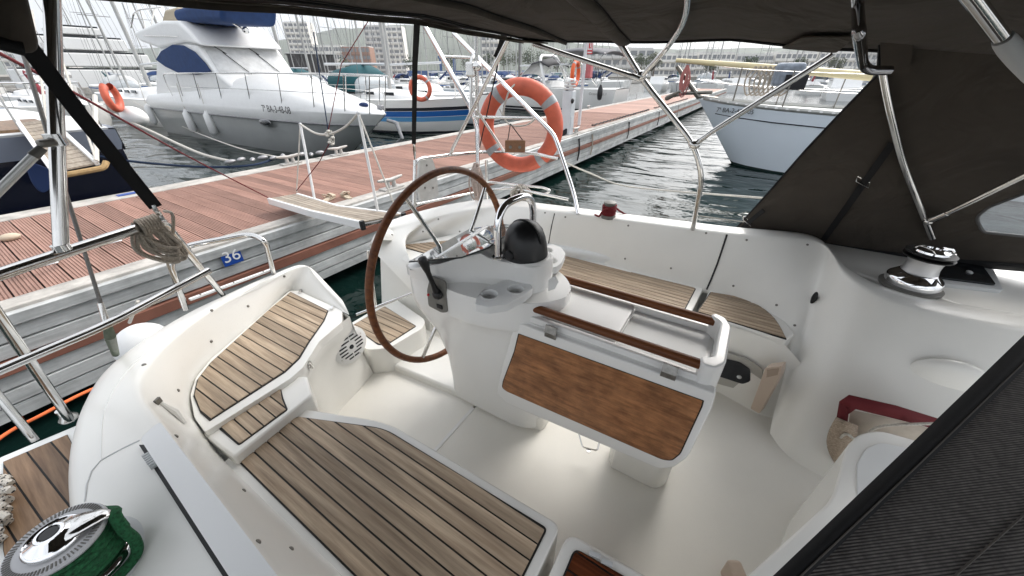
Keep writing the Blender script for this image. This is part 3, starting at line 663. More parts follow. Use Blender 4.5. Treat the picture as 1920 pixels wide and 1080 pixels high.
# dark joint between the two port benches
def on(host, u, v, off=.003):
    d = ray(u, v).normalized(); hit, loc, nor, i = host.ray_cast(EYE, d)
    if not hit: return None, None
    if nor.dot(d) > 0: nor = -nor
    return loc+nor*off, nor
pts = [on(coam_p, u, v, .0005)[0] for u, v in ((1363, 440), (1356, 462), (1345, 495), (1333, 525), (1325, 543))]
pts = [p for p in pts if p is not None]
if len(pts) > 2:
    mb = MB(); mb.tube(pts, .0055, 6); mb.build('backrest_joint', caulk, boat)
pts = [p for p in [on(coam_p, u, v, .0005)[0] for u, v in ((1040, 400), (1034, 425), (1028, 460))] if p is not None]
if len(pts) > 2:
    mb = MB(); mb.tube(pts, .004, 6); mb.build('backrest_joint', caulk, boat)
# oval black fairlead on the curved wall
c, n = on(coam_p, 1528, 562, .01)
if c is not None:
    R = n.to_track_quat('Z', 'Y').to_matrix()
    mb = MB(); mb.ell(c, (.012, .042, .022), Matrix((n.cross(V((0, 0, 1))).normalized(), V((0, 0, 1)), n)).transposed()); mb.build('fender_eye', blackr, boat)
# round cover hump and side hatch with dark glass
c, n = on(coam_p, 1782, 716, -.045)
if c is not None:
    R = Matrix((n.cross(V((0, 0, 1))).normalized(), V((0, 0, 1)), n)).transposed()
    mb = MB(); mb.ell(c, (.14, .115, .07), R, 32, 18); mb.build('instrument_pod', gel, boat, smooth=70)
hx = 1.912
a = [X(u, v, hx-.006) for u, v in ((1325, 650), (1400, 669), (1431, 690), (1431, 724), (1405, 734), (1325, 712))]
mb = MB(); mb.slab(fillet(a, .02, 4, True), (-.012, 0, 0)); fr = mb.build('side_hatch', mat('hatch frame', (.40, .39, .36), .4), boat, bevel=.005)
a = [X(u, v, hx-.02) for u, v in ((1325, 664), (1388, 679), (1407, 692), (1407, 714), (1392, 719), (1325, 697))]
mb = MB(); mb.slab(fillet(a, .012, 4, True), (-.006, 0, 0)); mb.build('pane', glassd, fr, smooth=30)
mb = MB(); mb.ell(X(1386, 707, hx-.028), (.006, .012, .012)); mb.build('knob', lgrey, fr)
# beige pvc winch handle pocket
q = [X(u, v, 1.80) for u, v in ((1435, 690), (1466, 686), (1462, 706), (1424, 776), (1407, 766))]
mb = MB(); mb.slab(fillet(q, .008, 3, True), (.05, -.02, 0)); pk = mb.build('handle_pocket', beige, boat, bevel=.006)
q = [X(u, v, 1.797) for u, v in ((1438, 694), (1461, 691), (1458, 703), (1437, 708))]
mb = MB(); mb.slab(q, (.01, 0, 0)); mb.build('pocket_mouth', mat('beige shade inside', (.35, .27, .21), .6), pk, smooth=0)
# ---- bulkhead end of the forward seat with its recess
bk = [Z(u, v, 1.0) for u, v in ((1395, 1085), (1560, 935), (1578, 870), (1588, 835), (1612, 812), (1650, 806), (1722, 826), (1860, 900), (1500, 1300))]
mb = MB(); mb.prism(fil2(xy(bk), [.01, .05, .04, .03, .03, .03, .02, .02, .02]), SZ-.02, 1.0); mb.build('companionway_surround', gel, boat, bevel=.03, segs=4)
bk2 = [Z(u, v, 1.0) for u, v in ((1606, 930), (1606, 870), (1622, 842), (1650, 830), (1720, 845), (1850, 915), (1640, 1000))]
mb = MB(); mb.prism(fil2(xy(bk2), .025), .99, 1.0035); mb.build('surround_panel', geld, boat, bevel=.004)
# beige fitting at the bottom edge
p = Z(1375, 1078, .55); mb = MB(); mb.box(p, (.06, .05, .10), .5); mb.build('deck_filler', beige, boat, bevel=.012)
# ---- port deck: hatch and white rail
mb = MB(); mb.prism([(2.1, 1.75), (2.55, 1.3), (2.74, .4), (2.8, -.6), (2.8, -2.5), (1.9, -2.5), (2.1, -1.2), (2.33, -.5), (2.42, -.2), (2.3, .6)], .85, 1.0); mb.build('side_deck', geld, boat, bevel=.03)
mb = MB(); mb.prism([(2.16, -1.15), (2.40, -.60), (2.5, -.45), (2.9, -.45), (2.9, -2.4), (1.9, -2.4)], .95, 1.203); mb.build('coachroof_edge', gel, boat, bevel=.02)
dz = 1.30
hq = [Z(u, v, dz) for u, v in ((1745, 488), (1850, 498), (1880, 540), (1800, 530), (1745, 512))]
mb = MB(); mb.prism(fil2(xy([Z(u, v, 1.222) for u, v in ((1740, 482), (1858, 494), (1882, 544), (1740, 528))]), .02), 1.19, 1.222); dh = mb.build('deck_hatch', lgrey, boat, bevel=.008)
mb = MB(); mb.prism(fil2(xy([Z(u, v, 1.232) for u, v in ((1748, 487), (1842, 496), (1868, 533), (1748, 518))]), .012), 1.223, 1.232); mb.build('pane', glassd, dh, bevel=.004)
mb = MB(); mb.ell(Z(1818, 510, 1.235), (.02, .012, .006)); mb.build('latch', lgrey, dh)
# ---- winches
def winch(c, s, cap_m=chrome, tilt=None):
    w = bpy.data.objects.new('winch', None)
    c = V(c); o = MB().lathe([(.105*s, 0), (.107*s, .012*s), (.098*s, .016*s)], c, tilt, 40).build('winch', greyp if cap_m is chrome else lgrey, boat)
    MB().lathe([(.092*s, .014*s), (.094*s, .03*s), (.093*s, .048*s), (.088*s, .055*s), (.066*s, .075*s), (.060*s, .08*s)], c, tilt, 40).build('drum_base', chrome, o)
    MB().lathe([(.060*s, .08*s), (.055*s, .10*s), (.056*s, .125*s), (.062*s, .14*s)], c, tilt, 40).build('drum', dchrome, o)
    mb = MB().lathe([(.06*s, .14*s), (.08*s, .146*s), (.082*s, .152*s), (.06*s, .156*s)], c, tilt, 40).lathe([(.058*s, .158*s), (.078*s, .163*s), (.080*s, .169*s), (.06*s, .172*s)], c, tilt, 40); mb.build('self_tailing_jaw', blackp, o)
    MB().lathe([(.058*s, .171*s), (.056*s, .18*s), (.035*s, .186*s), (.022*s, .187*s), (.02*s, .18*s), (.0, .178*s)], c, tilt, 32).build('cap', chrome, o)
    R = tilt or Matrix.Identity(3)
    mb = MB().tube([c+R @ V((.02*s, -.03*s, .185*s)), c+R @ V((.035*s, -.065*s, .182*s)), c+R @ V((.04*s, -.082*s, .165*s)), c+R @ V((.036*s, -.074*s, .13*s))], .007*s, 8); mb.build('feeder_arm', chrome, o)
    return o
winch(Z(1704, 538, 1.206), 1.10)
# ---- steering pedestal
def slice_(prof, z):
    star = [(XC-h, y) for y, h in prof]; port = [(XC+h, y) for y, h in reversed(prof) if h > 1e-6]
    return [(x, y, z(x, y) if callable(z) else z) for x, y in star+port]
def prof(vals): return vals
ped = [(SZ+.02, [(1.07, .04), (1.06, .11), (.95, .125), (.80, .125), (.66, .12), (.58, .10), (.53, .05)]),
       (.62, [(1.07, .04), (1.06, .11), (.95, .122), (.80, .12), (.66, .115), (.58, .10), (.53, .05)]),
       (.80, [(1.085, .05), (1.07, .115), (.96, .125), (.80, .115), (.66, .11), (.57, .09), (.52, .05)]),
       (.98, [(1.11, .08), (1.09, .15), (.97, .155), (.80, .125), (.66, .115), (.56, .10), (.51, .05)]),
       (1.08, [(1.135, .10), (1.115, .19), (.97, .19), (.80, .15), (.66, .13), (.55, .11), (.50, .05)]),
       (1.15, [(1.15, .11), (1.13, .215), (.965, .218), (.80, .185), (.66, .15), (.55, .115), (.49, .05)]),
       (1.185, [(1.157, .12), (1.138, 0.221), (.965, 0.231), (.79, 0.228), (.65, 0.189), (.54, 0.126), (.475, .05)]),
       (1.2, [(1.157, .12), (1.138, 0.227), (.965, 0.237), (.79, 0.234), (.65, 0.194), (.54, 0.129), (.475, .05)]),
       (1.25, [(1.157, .12), (1.138, 0.228), (.965, 0.238), (.79, 0.235), (.65, 0.195), (.54, 0.130), (.475, .05)]),
       (1.31, [(1.157, .12), (1.138, 0.228), (.965, 0.238), (.79, 0.235), (.65, 0.195), (.54, 0.130), (.475, .05)]),
       (1.327, [(1.157, .12), (1.138, 0.225), (.965, 0.234), (.79, 0.231), (.65, 0.192), (.54, 0.128), (.475, .05)]),
       (1.33, [(1.165, .12), (1.145, .232), (.99, .232), (.90, .165), (.78, .11), (.61, .092), (.565, .05)]),
       (1.345, [(1.165, .12), (1.145, .232), (.99, .232), (.90, .165), (.78, .11), (.61, .092), (.565, .05)]),
       (1.37, [(1.165, .12), (1.145, .232), (.99, .232), (.90, .165), (.78, .11), (.61, .092), (.565, .05)])]
rows = []
for z, pf_ in ped:
    pts = [V((y, h, 0)) for y, h in pf_]; pts = [V((pf_[0][0]+.004, 0, 0))]+pts+[V((pf_[-1][0]-.008, 0, 0))]
    cm = catmull(pts, 4); rows.append(slice_([(p.x, max(p.y, 0)) for p in cm], z))
def gtop(x, y): return 1.375+max(0, min(1, (1.12-y)/.36))*.115
def ztop(x, y): return gtop(x, y) if y > .81 else 1.452 if y < .775 else 1.452+(gtop(x, .81)-1.452)*(y-.775)/.035
last = rows[-1]
rows.append([(x, y, ztop(x, y)-.012) for x, y, z in last]); 
def shrink(r, k, dz): 
    return [(XC+(x-XC)*k, .85+(y-.85)*k, ztop(x, y)+dz) for x, y, z in r]
rows.append(shrink(last, .985, -.003)); rows.append(shrink(last, .95, 0)); rows.append(shrink(last, .5, 0)); rows.append(shrink(last, .05, .002))
pedo = MB().loft(rows, closed=True, capends=True).build('steering_pedestal', gelw, boat, smooth=38)
# base fairing that runs forward under the table
mb = MB(); mb.prism(fil2([(1.06, .70), (1.12, .51), (1.27, .51), (1.33, .70)], .03), SZ-.01, .60); mb.build('base_foot', gel, pedo, bevel=.02)
# compass turret and black compass cover, stainless hoop
mb = MB(); mb.lathe([(.098, 1.30), (.10, 1.43), (.098, 1.452), (.09, 1.46), (0, 1.462)], (XC+.0, .658, 0), None, 40); mb.build('compass_turret', gelw, pedo)
cc = V((XC-.005, .672, 1.52))
mb = MB(); mb.lathe([(.090, -.06), (.089, -.03), (.085, .008), (.076, .04), (.056, .067), (.028, .081), (0, .084)], cc, Matrix.Rotation(-.12, 3, 'X'), 36); mb.build('compass_cover', blackp, pedo, smooth=80)
mb = MB(); mb.tube([cc+Matrix.Rotation(-.12, 3, 'X') @ V((.087*math.cos(a)*.25, .087*math.cos(a), .085*math.sin(a))) for a in [math.pi*i/16 for i in range(17)]], .004, 6)
mb.lathe([(.092, -.064), (.096, -.058), (.092, -.05)], cc, None, 36); mb.build('cover_strap', blackr, pedo)
mb = MB(); mb.ell(cc+V((-.088, .02, -.04)), (.012, .022, .022)); mb.build('cover_knob', blackr, pedo)
A, B = V((1.085, .745, 1.46)), V((1.335, .725, 1.45)); T = Y(972, 375, .72); zt = T.z
mb = MB(); mb.tube(fillet([A, V((A.x, A.y, zt)), V((B.x, B.y, zt)), B], .125, 12), .0155, 14); mb.build('grab_hoop', chrome, pedo)
mb = MB(); mb.lathe([(.026, 0), (.026, .006), (.018, .01)], A, None, 20).lathe([(.026, 0), (.026, .006), (.018, .01)], B, None, 20); mb.build('hoop_flange', steel, pedo)
# tilted glass instrument cover
glassm = mat('instrument acrylic', (.10, .12, .12), .03, spec=1.0, coat=1.0)
gq = [V((.955, 1.13, gtop(0, 1.12)+.016)), V((1.405, 1.14, gtop(0, 1.12)+.016)), V((1.41, .92, gtop(0, .92)+.02)), V((1.33, .80, gtop(0, .80)+.02)), V((1.06, .775, gtop(0, .775)+.018)), V((.97, .84, gtop(0, .84)+.016))]
mb = MB(); mb.slab(gq, (0, 0, .006)); mb.build('instrument_glass', glassm, pedo, smooth=0)
mb = MB(); a, b = gq[0].lerp(gq[5], .55), gq[1].lerp(gq[2], .5)
mb.bar(a+V((0, 0, .010)), b+V((0, 0, .010)), .012, .006); mb.build('glass_seam', alum, pedo, smooth=0)
mb = MB(); mb.tube([p+V((0, 0, .001)) for p in gq], .0026, 6, closed=True); mb.build('glass_gasket', blackr, pedo)
# throttle on the starboard side
tx = .936
q = [X(u, v, tx) for u, v in ((806, 518), (834, 529), (839, 586), (828, 587), (803, 574), (800, 545))]
mb = MB(); mb.slab(fillet(q, .012, 3, True), (.012, 0, 0)); tp = mb.build('throttle_plate', greyp, pedo, bevel=.004)
a, b = X(820, 552, tx-.012), X(791, 484, tx-.05)
mb = MB(); mb.tube([a, a.lerp(b, .3), a.lerp(b, .62), a.lerp(b, .75), a.lerp(b, .92), b, b+(b-a)*.03], [.018, .0105, .0115, .016, .0205, .017, .006], 12); mb.ell(a, (.022, .024, .024)); mb.build('throttle_lever', blackp, pedo)
mb = MB(); mb.ell(X(803, 553, tx-.02), .006); mb.build('neutral_button', redsign, pedo)
mb = MB(); mb.box(X(824, 575, tx-.004), (.004, .03, .018)); mb.build('maker_plate', blackp, pedo, smooth=0)
# cup holders either side
def cups(flip):
    z = 1.375
    pts = [Z(890, 570, z), Z(893, 557, z), Z(915, 536, z), Z(960, 521, z), Z(995, 532, z), Z(999, 540, z), Z(985, 552, z), Z(950, 570, z), Z(915, 575, z)]
    if flip: pts = [V((2*XC-p.x+.0, p.y, p.z)) for p in pts]
    mb = MB(); mb.prism(fil2(xy(pts), .008, 3), z-.035, z); o = mb.build('cup_shelf', lgrey_c, pedo)
    cut = MB()
    for u, v in ((918, 551), (967, 541)):
        c = Z(u, v, z)
        if flip: c.x = 2*XC-c.x
        cut.lathe([(.029, -.03), (.035, .01)], c, None, 32)
    co_ = cut.build('cutter', gelw); bmod = o.modifiers.new('cut', 'BOOLEAN'); bmod.object = co_; bmod.solver = 'EXACT'
    bpy.context.view_layer.update(); me = bpy.data.meshes.new_from_object(o.evaluated_get(bpy.context.evaluated_depsgraph_get())); o.modifiers.clear(); o.data = me; bpy.data.objects.remove(co_)
    bv = o.modifiers.new('edge', 'BEVEL'); bv.width = .003; bv.segments = 2; bv.limit_method = 'ANGLE'; bv.harden_normals = True
    for u, v in ((918, 551), (967, 541)):
        c = Z(u, v, z+.002)
        if flip: c.x = 2*XC-c.x
        mb = MB(); mb.lathe([(.0275, .001), (.0275, -.0), (.0265, .0015), (.029, .002)], c, None, 28)
        mb = MB().lathe([(.0365, -.0025), (.036, .0008), (.0345, .0012), (.0335, -.001)], c-V((0, 0, .002)), None, 28); mb.v = mb.v; mb.f = [f_ for f_ in mb.f if len(f_) == 4]; mb.build('cup_ring', gelw, pedo, solid=.001)
    return o
lgrey_c = mat('shelf moulding', (.74, .745, .735), .35)
cups(False); cups(True)
pod = [Z(u, v, 1.30) for u, v in ((925, 600), (925, 575), (960, 560), (1000, 555), (1000, 590), (960, 605))]
# steering wheel
wh = V((1.205, 1.13, 1.245)); wn = V((.0, -1, -.0)).normalized(); WR = .487
mb = MB(); ring(mb, wh, wn, WR, .0165, 80, flat=.95); rim = mb.build('steering_wheel', railw, boat, smooth=80)
mb = MB()
for deg in (-27, 44, 124, -146):
    a = math.radians(deg); e = wh+V((math.sin(a)*WR, 0, math.cos(a)*WR)); mb2 = MB(); hubp = wh+V((math.sin(a)*.03, -.035, math.cos(a)*.03))
    mb2.tube([hubp, hubp.lerp(e, .5)+V((0, -.01, 0)), e], .0095, 10); mb2.build('spoke', steel, rim)
mb = MB(); mb.lathe([(.045, -.05), (.045, .0), (.03, .02), (0, .022)], wh+V((0, -.03, 0)), Matrix.Rotation(math.pi/2, 3, 'X'), 24); mb.build('hub', steel, rim)
rustw_s = mat('worn steel', (.34, .33, .31), .35, .9, noise=.4, nscale=40)
# ---- cockpit table
tz = 1.295
yA, yB = .575, -.070
xA, xB = 1.072, 1.325
rails = []
tb = MB().prism(fil2([(1.03, yA+.02), (1.365, yA+.02), (1.365, yB-.02), (1.03, yB-.02)], .012), 1.195, 1.235).build('cockpit_table', gelw, boat, bevel=.008)
mb = MB(); mb.prism([(1.035, yA), (1.06, yA), (1.06, yB), (1.035, yB)], 1.235, 1.265); mb.prism([(1.34, yA), (1.36, yA), (1.36, yB), (1.34, yB)], 1.235, 1.265); mb.build('table_side', gelw, tb, bevel=.006)
for x in (xA-.014, xB+.014):
    mb = MB(); pts = [V((x, yA+.015, tz)), V((x, yB, tz))]
    mb.tube(pts, .0175, 14); mb.build('rail', railw, tb, smooth=50)
mb = MB(); mb.prism(fil2([(1.06, .22), (1.335, .22), (1.335, yB), (1.06, yB)], .012), 1.236, 1.2395); mb.build('tray_floor', geld, tb)
mb = MB(); mb.bar(V((1.06, .225, 1.246)), V((1.335, .225, 1.246)), .012, .02); mb.build('tray_divider', gelw, tb, bevel=.004)
mb = MB(); mb.prism(fil2([(1.072, yA-.01), (1.328, yA-.01), (1.328, .222), (1.072, .222)], .008), 1.237, 1.272); mb.build('table_lid', gelw, tb, bevel=.005)
endp = [(1.03, yB+.01), (1.035, yB-.03), (1.08, yB-.055), (1.30, yB-.055), (1.355, yB-.03), (1.365, yB+.01), (1.34, yB+.02), (1.31, yB-.018), (1.09, yB-.018), (1.07, yB+.02)]
mb = MB(); mb.prism(fil2(endp, .014, 4), 1.19, tz+.024); mb.build('table_end', gelw, tb, bevel=.014)
# body under the top
mb = MB(); mb.prism(fil2([(1.045, yA), (1.35, yA), (1.35, yB), (1.045, yB)], .02), .98, 1.196); mb.build('table_box', gel, tb, bevel=.006)
mb = MB(); mb.prism(fil2([(1.12, .17), (1.30, .17), (1.30, yB+.01), (1.12, yB+.01)], .05), SZ-.01, .98); mb.build('table_leg', gel, tb, bevel=.02)
# drop leaf
lx = 1.012
lo = [X(u, v, lx) for u, v in ((966, 604), (1342, 738), (1334, 768), (1290, 858), (1262, 878), (1235, 880), (950, 757), (931, 738), (934, 718), (955, 640))]
mb = MB(); mb.slab(fillet(lo, [.006, .012, .01, .02, .02, .02, .02, .02, .02, .01], 4, True), (.035, 0, 0)); mb.build('leaf_frame', gelw, tb, bevel=.01)
li = [X(u, v, lx-.003) for u, v in ((973, 627), (1317, 752), (1314, 763), (1274, 850), (1258, 863), (1240, 861), (950, 734), (942, 727), (944, 715), (965, 660))]
mb = MB(); mb.slab(fillet(li, [.003, .003, .006, .015, .015, .015, .015, .015, .01, .01], 4, True), (.012, 0, 0)); mb.build('leaf_panel', leafw, tb, smooth=0)
li2 = [p+V((.0015, 0, 0))+((p-X(1130, 745, lx)).normalized()*.005) for p in li]
mb = MB(); mb.slab(fillet(li2, [.003, .003, .006, .015, .015, .015, .015, .015, .01, .01], 4, True), (.01, 0, 0)); mb.build('leaf_caulking', caulk, tb, smooth=0)
for u, v in ((1033, 623), (1255, 697)):
    c = X(u, v, lx-.0)
    mb = MB(); mb.box(c+V((-.002, 0, .014)), (.006, .048, .026), R=Matrix.Rotation(.35, 3, 'Y')); mb.box(c+V((-.004, 0, -.014)), (.005, .048, .022)); mb.tube([c+V((-.006, -.024, 0)), c+V((-.006, .024, 0))], .005, 8); mb.build('hinge', rustw_s, tb, smooth=30)
# foot of the table
mb = MB(); mb.prism(fil2([(1.11, .15), (1.33, .15), (1.33, -.09), (1.17, -.10), (1.11, -.06)], [.02, .03, .05, .06, .05]), SZ-.005, .76); mb.build('table_foot', gel, tb, bevel=.016)
fb = [Z(1085, 812, .62), Z(1092, 838, .58), Z(1120, 845, .58), Z(1125, 822, .62)]
mb = MB(); mb.tube(fillet(fb, .012), .004, 8); mb.lathe([(.012, -.003), (.012, .003)], Z(1103, 845, .575), None, 12); mb.build('foot_hook', steel, tb)
# bracket that carries the table on the pedestal
q = V((1.02, .60, 1.30)); c = X(1033, 540, 1.04)
mb = MB(); mb.slab([X(u, v, .985) for u, v in ((1028, 525), (1040, 518), (1046, 530), (1040, 542), (1028, 546))], (.006, 0, 0)); mb.build('bracket', whitep, tb)
# ================================================================ rails of our boat
def pipe(name, pts, r, m=steel, parent=boat, bend=.06, seg=10):
    return MB().tube(fillet(pts, bend, 6), r, seg).build(name, m, parent)
# starboard pushpit and gate
railz = 1.75
pipe('pushpit_rail', [Z(-160, 570, railz), Z(0, 514, railz), Z(250, 431, railz), Z(303, 413, railz), Z(418, 553, 1.12)], .0125, bend=.05)
pipe('pushpit_rail', [Z(-150, 760, 1.5), Z(0, 694, 1.5), Z(205, 607, 1.5), Z(392, 507, 1.52)], .0115)
pipe('stanchion', [Z(-25, 560, 1.62), Z(132, 788, 1.0)], .0125)
pipe('stanchion', [Z(-60, 675, 1.3), Z(66, 826, .98)], .0125)
MB().lathe([(.026, 0), (.026, .008), (.016, .02), (.016, .05)], Z(130, 786, 1.0), None, 16).build('stanchion_foot', steel, boat)
pipe('gate_hoop', [Z(348, 580, 1.13), Z(318, 492, 1.40), Z(345, 462, 1.44), Z(470, 438, 1.44), Z(498, 452, 1.42), Z(514, 518, 1.10)], .0125, bend=.07)
a, b = Z(355, 562, 1.17), Z(510, 505, 1.16)
MB().bar(a, b, .018, .012).build('step_edge', whitep, boat, bevel=.003)
for t in (.12, .5, .88): MB().ell(a.lerp(b, t)+V((0, -.004, .007)), .004, seg=8, rings=6).build('bolt', rustw_d, boat)
# port pushpit, ladder arch and rails
yq = 1.95
top = [Y(775, 395, yq), Y(778, 306, yq), Y(786, 298, yq), Y(845, 290, yq), Y(905, 285, yq), X(950, 284, 2.53), X(1000, 288, 2.6), X(1047, 297, 2.62)]
pipe('pushpit_rail', top, .0125, bend=.04)
pipe('pushpit_rail', [Y(780, 383, yq), Y(850, 369, yq), Y(905, 358, yq), X(960, 352, 2.5), X(1066, 374, 2.58)], .0105, bend=.05)
pipe('pushpit_rail', [X(915, 341, 2.5), X(1020, 352, 2.62), X(1033, 358, 2.62), X(1022, 364, 2.6)], .0095, bend=.04)
pipe('pushpit_post', [Y(912, 300, yq), Y(914, 392, yq)], .0125)
pipe('pushpit_post', [Y(778, 300, yq), Y(777, 400, yq)], .0125)
rt = [Z(1084, 402, 1.235), X(1076, 362, 2.47), X(1046, 272, 2.52), X(1038, 252, 2.54), PL(850, 62, (2.53, 2.1, 2.36), FH)]
pipe('arch_tube', rt, .0155, chrome, bend=.10, seg=14)
lt = [Y(893, 400, 1.80), Y(896, 300, 1.80), Y(895, 240, 1.80), Y(884, 205, 1.84), PL(797, 50, (2.25, 2.1, 2.37), FH)]
pipe('arch_tube', lt, .0155, chrome, bend=.10, seg=14)
pipe('arch_rung', [PL(824, 106, (2.3, 2.1, 2.3), FH), PL(898, 108, (2.5, 2.05, 2.25), FH)], .011)
pipe('arch_rung', [Y(886, 219, 1.83), X(1000, 222, 2.54)], .011)
pipe('engine_post', [Y(893, 60, 1.75), Y(895, 330, 1.85)], .0135)
MB().box(Y(882, 130, 1.78), (.05, .06, .09), .4).build('clamp', steel, boat, bevel=.012)
MB().ell(Y(893, 124, 1.74), (.03, .04, .03)).build('clamp', steel, boat)
pipe('arch_tube', [Y(882, 220, 1.8), Y(884, 108, 1.8), Y(893, 105, 1.8)], .012, bend=.03)
# life ring, wooden block and white board hung on the rail
c = X(975, 239, 2.68)
lr = thing('lifebuoy', 'coral orange lifebuoy with grey tape bands hung on our stern rail', 'lifebuoy', c)
lifebuoy(c, (-.97, -.26, .02), .352, lr)
mb = MB(); mb.tube(catmull([c+V((-.05, .02, .30)), c+V((-.09, .05, .25)), c+V((-.10, .09, .12)), c+V((-.06, .10, .05))], 6), .007, 8)
mb.tube(catmull([X(937, 205, 2.6), X(955, 233, 2.58), X(985, 235, 2.6), X(1005, 222, 2.62)], 6), .006, 8); mb.build('grab_line', rope_w, lr)
c = X(966, 274, 2.42)
wb = MB().box(c, (.035, .15, .085), R=Matrix.Rotation(.5, 3, 'Z')).build('wooden_block', mat('old wood', (.30, .15, .08), .65, noise=.5, nscale=20, stretch=(3, 3, 30)), None, bevel=.004)
tag(wb, 'small brown wooden block with two bolts hung by cords inside the coral lifebuoy', 'wooden block')
for dx in (-.035, .035): MB().lathe([(.012, 0), (.012, .003), (.006, .006), (0, .006)], c+Matrix.Rotation(.5, 3, 'Z') @ V((-.019, dx, -.005)), Matrix.Rotation(.5, 3, 'Z') @ Matrix.Rotation(-math.pi/2, 3, 'Y'), 12).build('bolt', rustw_d, wb)
mb = MB(); tpt = X(957, 232, 2.42)
for dy in (-.055, .055): mb.tube([c+Matrix.Rotation(.5, 3, 'Z') @ V((0, dy, .042)), tpt], .0035, 6)
mb.build('cord', rope_k, wb)
q = [Y(u, v, 2.02) for u, v in ((787, 300), (793, 294), (802, 292), (812, 300), (819, 322), (823, 368), (805, 374), (789, 377), (784, 350))]
brd = tag(MB().slab(fillet(q, .01, 3, True), (0, .022, 0)).build('stern_board', mat('aged white board', (.60, .59, .56), .5, noise=.18, nscale=14), None, bevel=.004), 'aged white plastic board standing against the stern rail behind the wheel', 'board')
for u, v in ((800, 310), (805, 330), (797, 352), (812, 352)):
    MB().lathe([(.008, 0), (.008, .002), (0, .002)], Y(u, v, 2.017), Matrix.Rotation(math.pi/2, 3, 'X'), 10).build('hole_plug', rustw_d, brd)
def bundle(name, label, c, w, h, r, m, n=9, seed=1, dirx=(1, 0, 0), neck=True, cat='rope coil'):
    """a hank of rope: n drooping loops gathered by turns near the top"""
    rr = random.Random(seed); c = V(c); dx = V(dirx).normalized(); dy = dx.cross(V((0, 0, 1)))
    mb = MB()
    for i in range(n):
        ww = w*rr.uniform(.35, 1)/2; hh = h*rr.uniform(.75, 1.05); off = rr.uniform(-.4, .4)*w/2; dd = rr.uniform(-1, 1)*r*2.5
        P = [c+dx*(off*.3)+dy*dd, c+dx*(off-ww)+dy*dd+V((0, 0, -hh*.45)), c+dx*(off-ww*.5)+dy*(dd+rr.uniform(-1, 1)*r*2)+V((0, 0, -hh*.95)), c+dx*(off+ww*.5)+dy*dd+V((0, 0, -hh)), c+dx*(off+ww)+dy*dd+V((0, 0, -hh*.5)), c+dx*(off*.3+r)+dy*(dd+r)]
        mb.tube(catmull(P, 6), r, 8)
    o = tag(mb.build(name, m), label, cat)
    if neck:
        mb = MB()
        P = []
        for i in range(60):
            a = i*2*math.pi/10; P.append(c+V((0, 0, -h*.12-h*.14*i/60))+dx*math.cos(a)*w*.27+dy*math.sin(a)*(w*.2))
        mb.tube(P, r, 8); mb.build('binding_turns', m, o)
    return o
c = Z(287, 420, 1.75)
mb = MB()
rr = random.Random(4)
P = []
for i in range(16):
    a0 = c.lerp(Z(252, 431, 1.75), rr.random()*.9)
    ww, hh = rr.uniform(.022, .05), rr.uniform(.045, .105)
    e = a0+V((rr.uniform(.0, .03), rr.uniform(-.03, .03), -hh))
    mb.tube(catmull([a0+V((0, .012, .014)), a0+V((-ww*.6, -.01, -hh*.5)), e+V((-.015, 0, 0)), e+V((.02, 0, -.012)), a0+V((ww*.7, .0, -hh*.4)), a0+V((.012, .014, .013))], 6), .0042, 7)
hk = tag(mb.build('rope_coil', rope_b), 'beige rope coil tied round the corner of the starboard stern rail', 'rope coil')
mb = MB(); P = []
for i in range(70):
    a = i*2*math.pi/10; t = i/70; b = Z(262, 428, 1.75).lerp(Z(300, 415, 1.75), t); P.append(b+V((0, math.cos(a)*.02, math.sin(a)*.02)))
mb.tube(P, .0042, 7); mb.build('turns', rope_b, hk)
mb = MB(); mb.tube(catmull([Z(308, 396, 1.76), Z(324, 405, 1.78), Z(322, 455, 1.66), Z(312, 480, 1.6), Z(318, 505, 1.5), Z(330, 530, 1.42)], 6), .004, 7); mb.build('rope_tail', rope_b, hk)
bundle('rope_hank', 'pale pinkish rope hank hung on the stern post behind the wheel rim', Y(892, 306, 1.76), .10, .27, .006, rope_w2 if 'rope_w2' in globals() else mat('pinkish rope', (.55, .45, .40), .85, noise=.35, nscale=150), 10, 3, (1, -.3, 0))
spot = bpy.data.materials.new('black flecked rope'); spot.use_nodes = True
n = spot.node_tree.nodes; l = spot.node_tree.links; p = n['Principled BSDF']; p.inputs['Roughness'].default_value = .85
tc = n.new('ShaderNodeTexCoord'); vo = n.new('ShaderNodeTexVoronoi'); vo.inputs['Scale'].default_value = 130; l.new(tc.outputs['Object'], vo.inputs['Vector'])
cr = n.new('ShaderNodeMapRange'); cr.inputs['From Min'].default_value = .30; cr.inputs['From Max'].default_value = .36; l.new(vo.outputs['Distance'], cr.inputs['Value'])
mx = n.new('ShaderNodeMix'); mx.data_type = 'RGBA'; mx.inputs['A'].default_value = (.012, .012, .014, 1); mx.inputs['B'].default_value = (.55, .51, .45, 1); l.new(cr.outputs[0], mx.inputs['Factor']); l.new(mx.outputs['Result'], p.inputs['Base Color'])
bundle('flecked_rope', 'cream rope with black flecks bundled on the lower stern rail behind the compass', X(975, 347, 2.52), .16, .16, .010, spot, 10, 8, (.3, -1, 0), neck=False)
# flecked rope on the side deck, bottom left
mb = MB()
for k in range(7):
    cc_ = Z(8, 905+k*13, 1.02+.012*(k % 3)); P = [cc_+V((-.06+.07*math.cos(a)*(1+.1*math.sin(k)), .055*math.sin(a), .008*math.sin(2*a+k))) for a in [2*math.pi*i/18 for i in range(17)]]
    mb.tube(P, .0095, 8)
tag(mb.build('flecked_rope', spot), 'cream rope with black flecks coiled on the teak side deck at the lower left', 'rope coil')
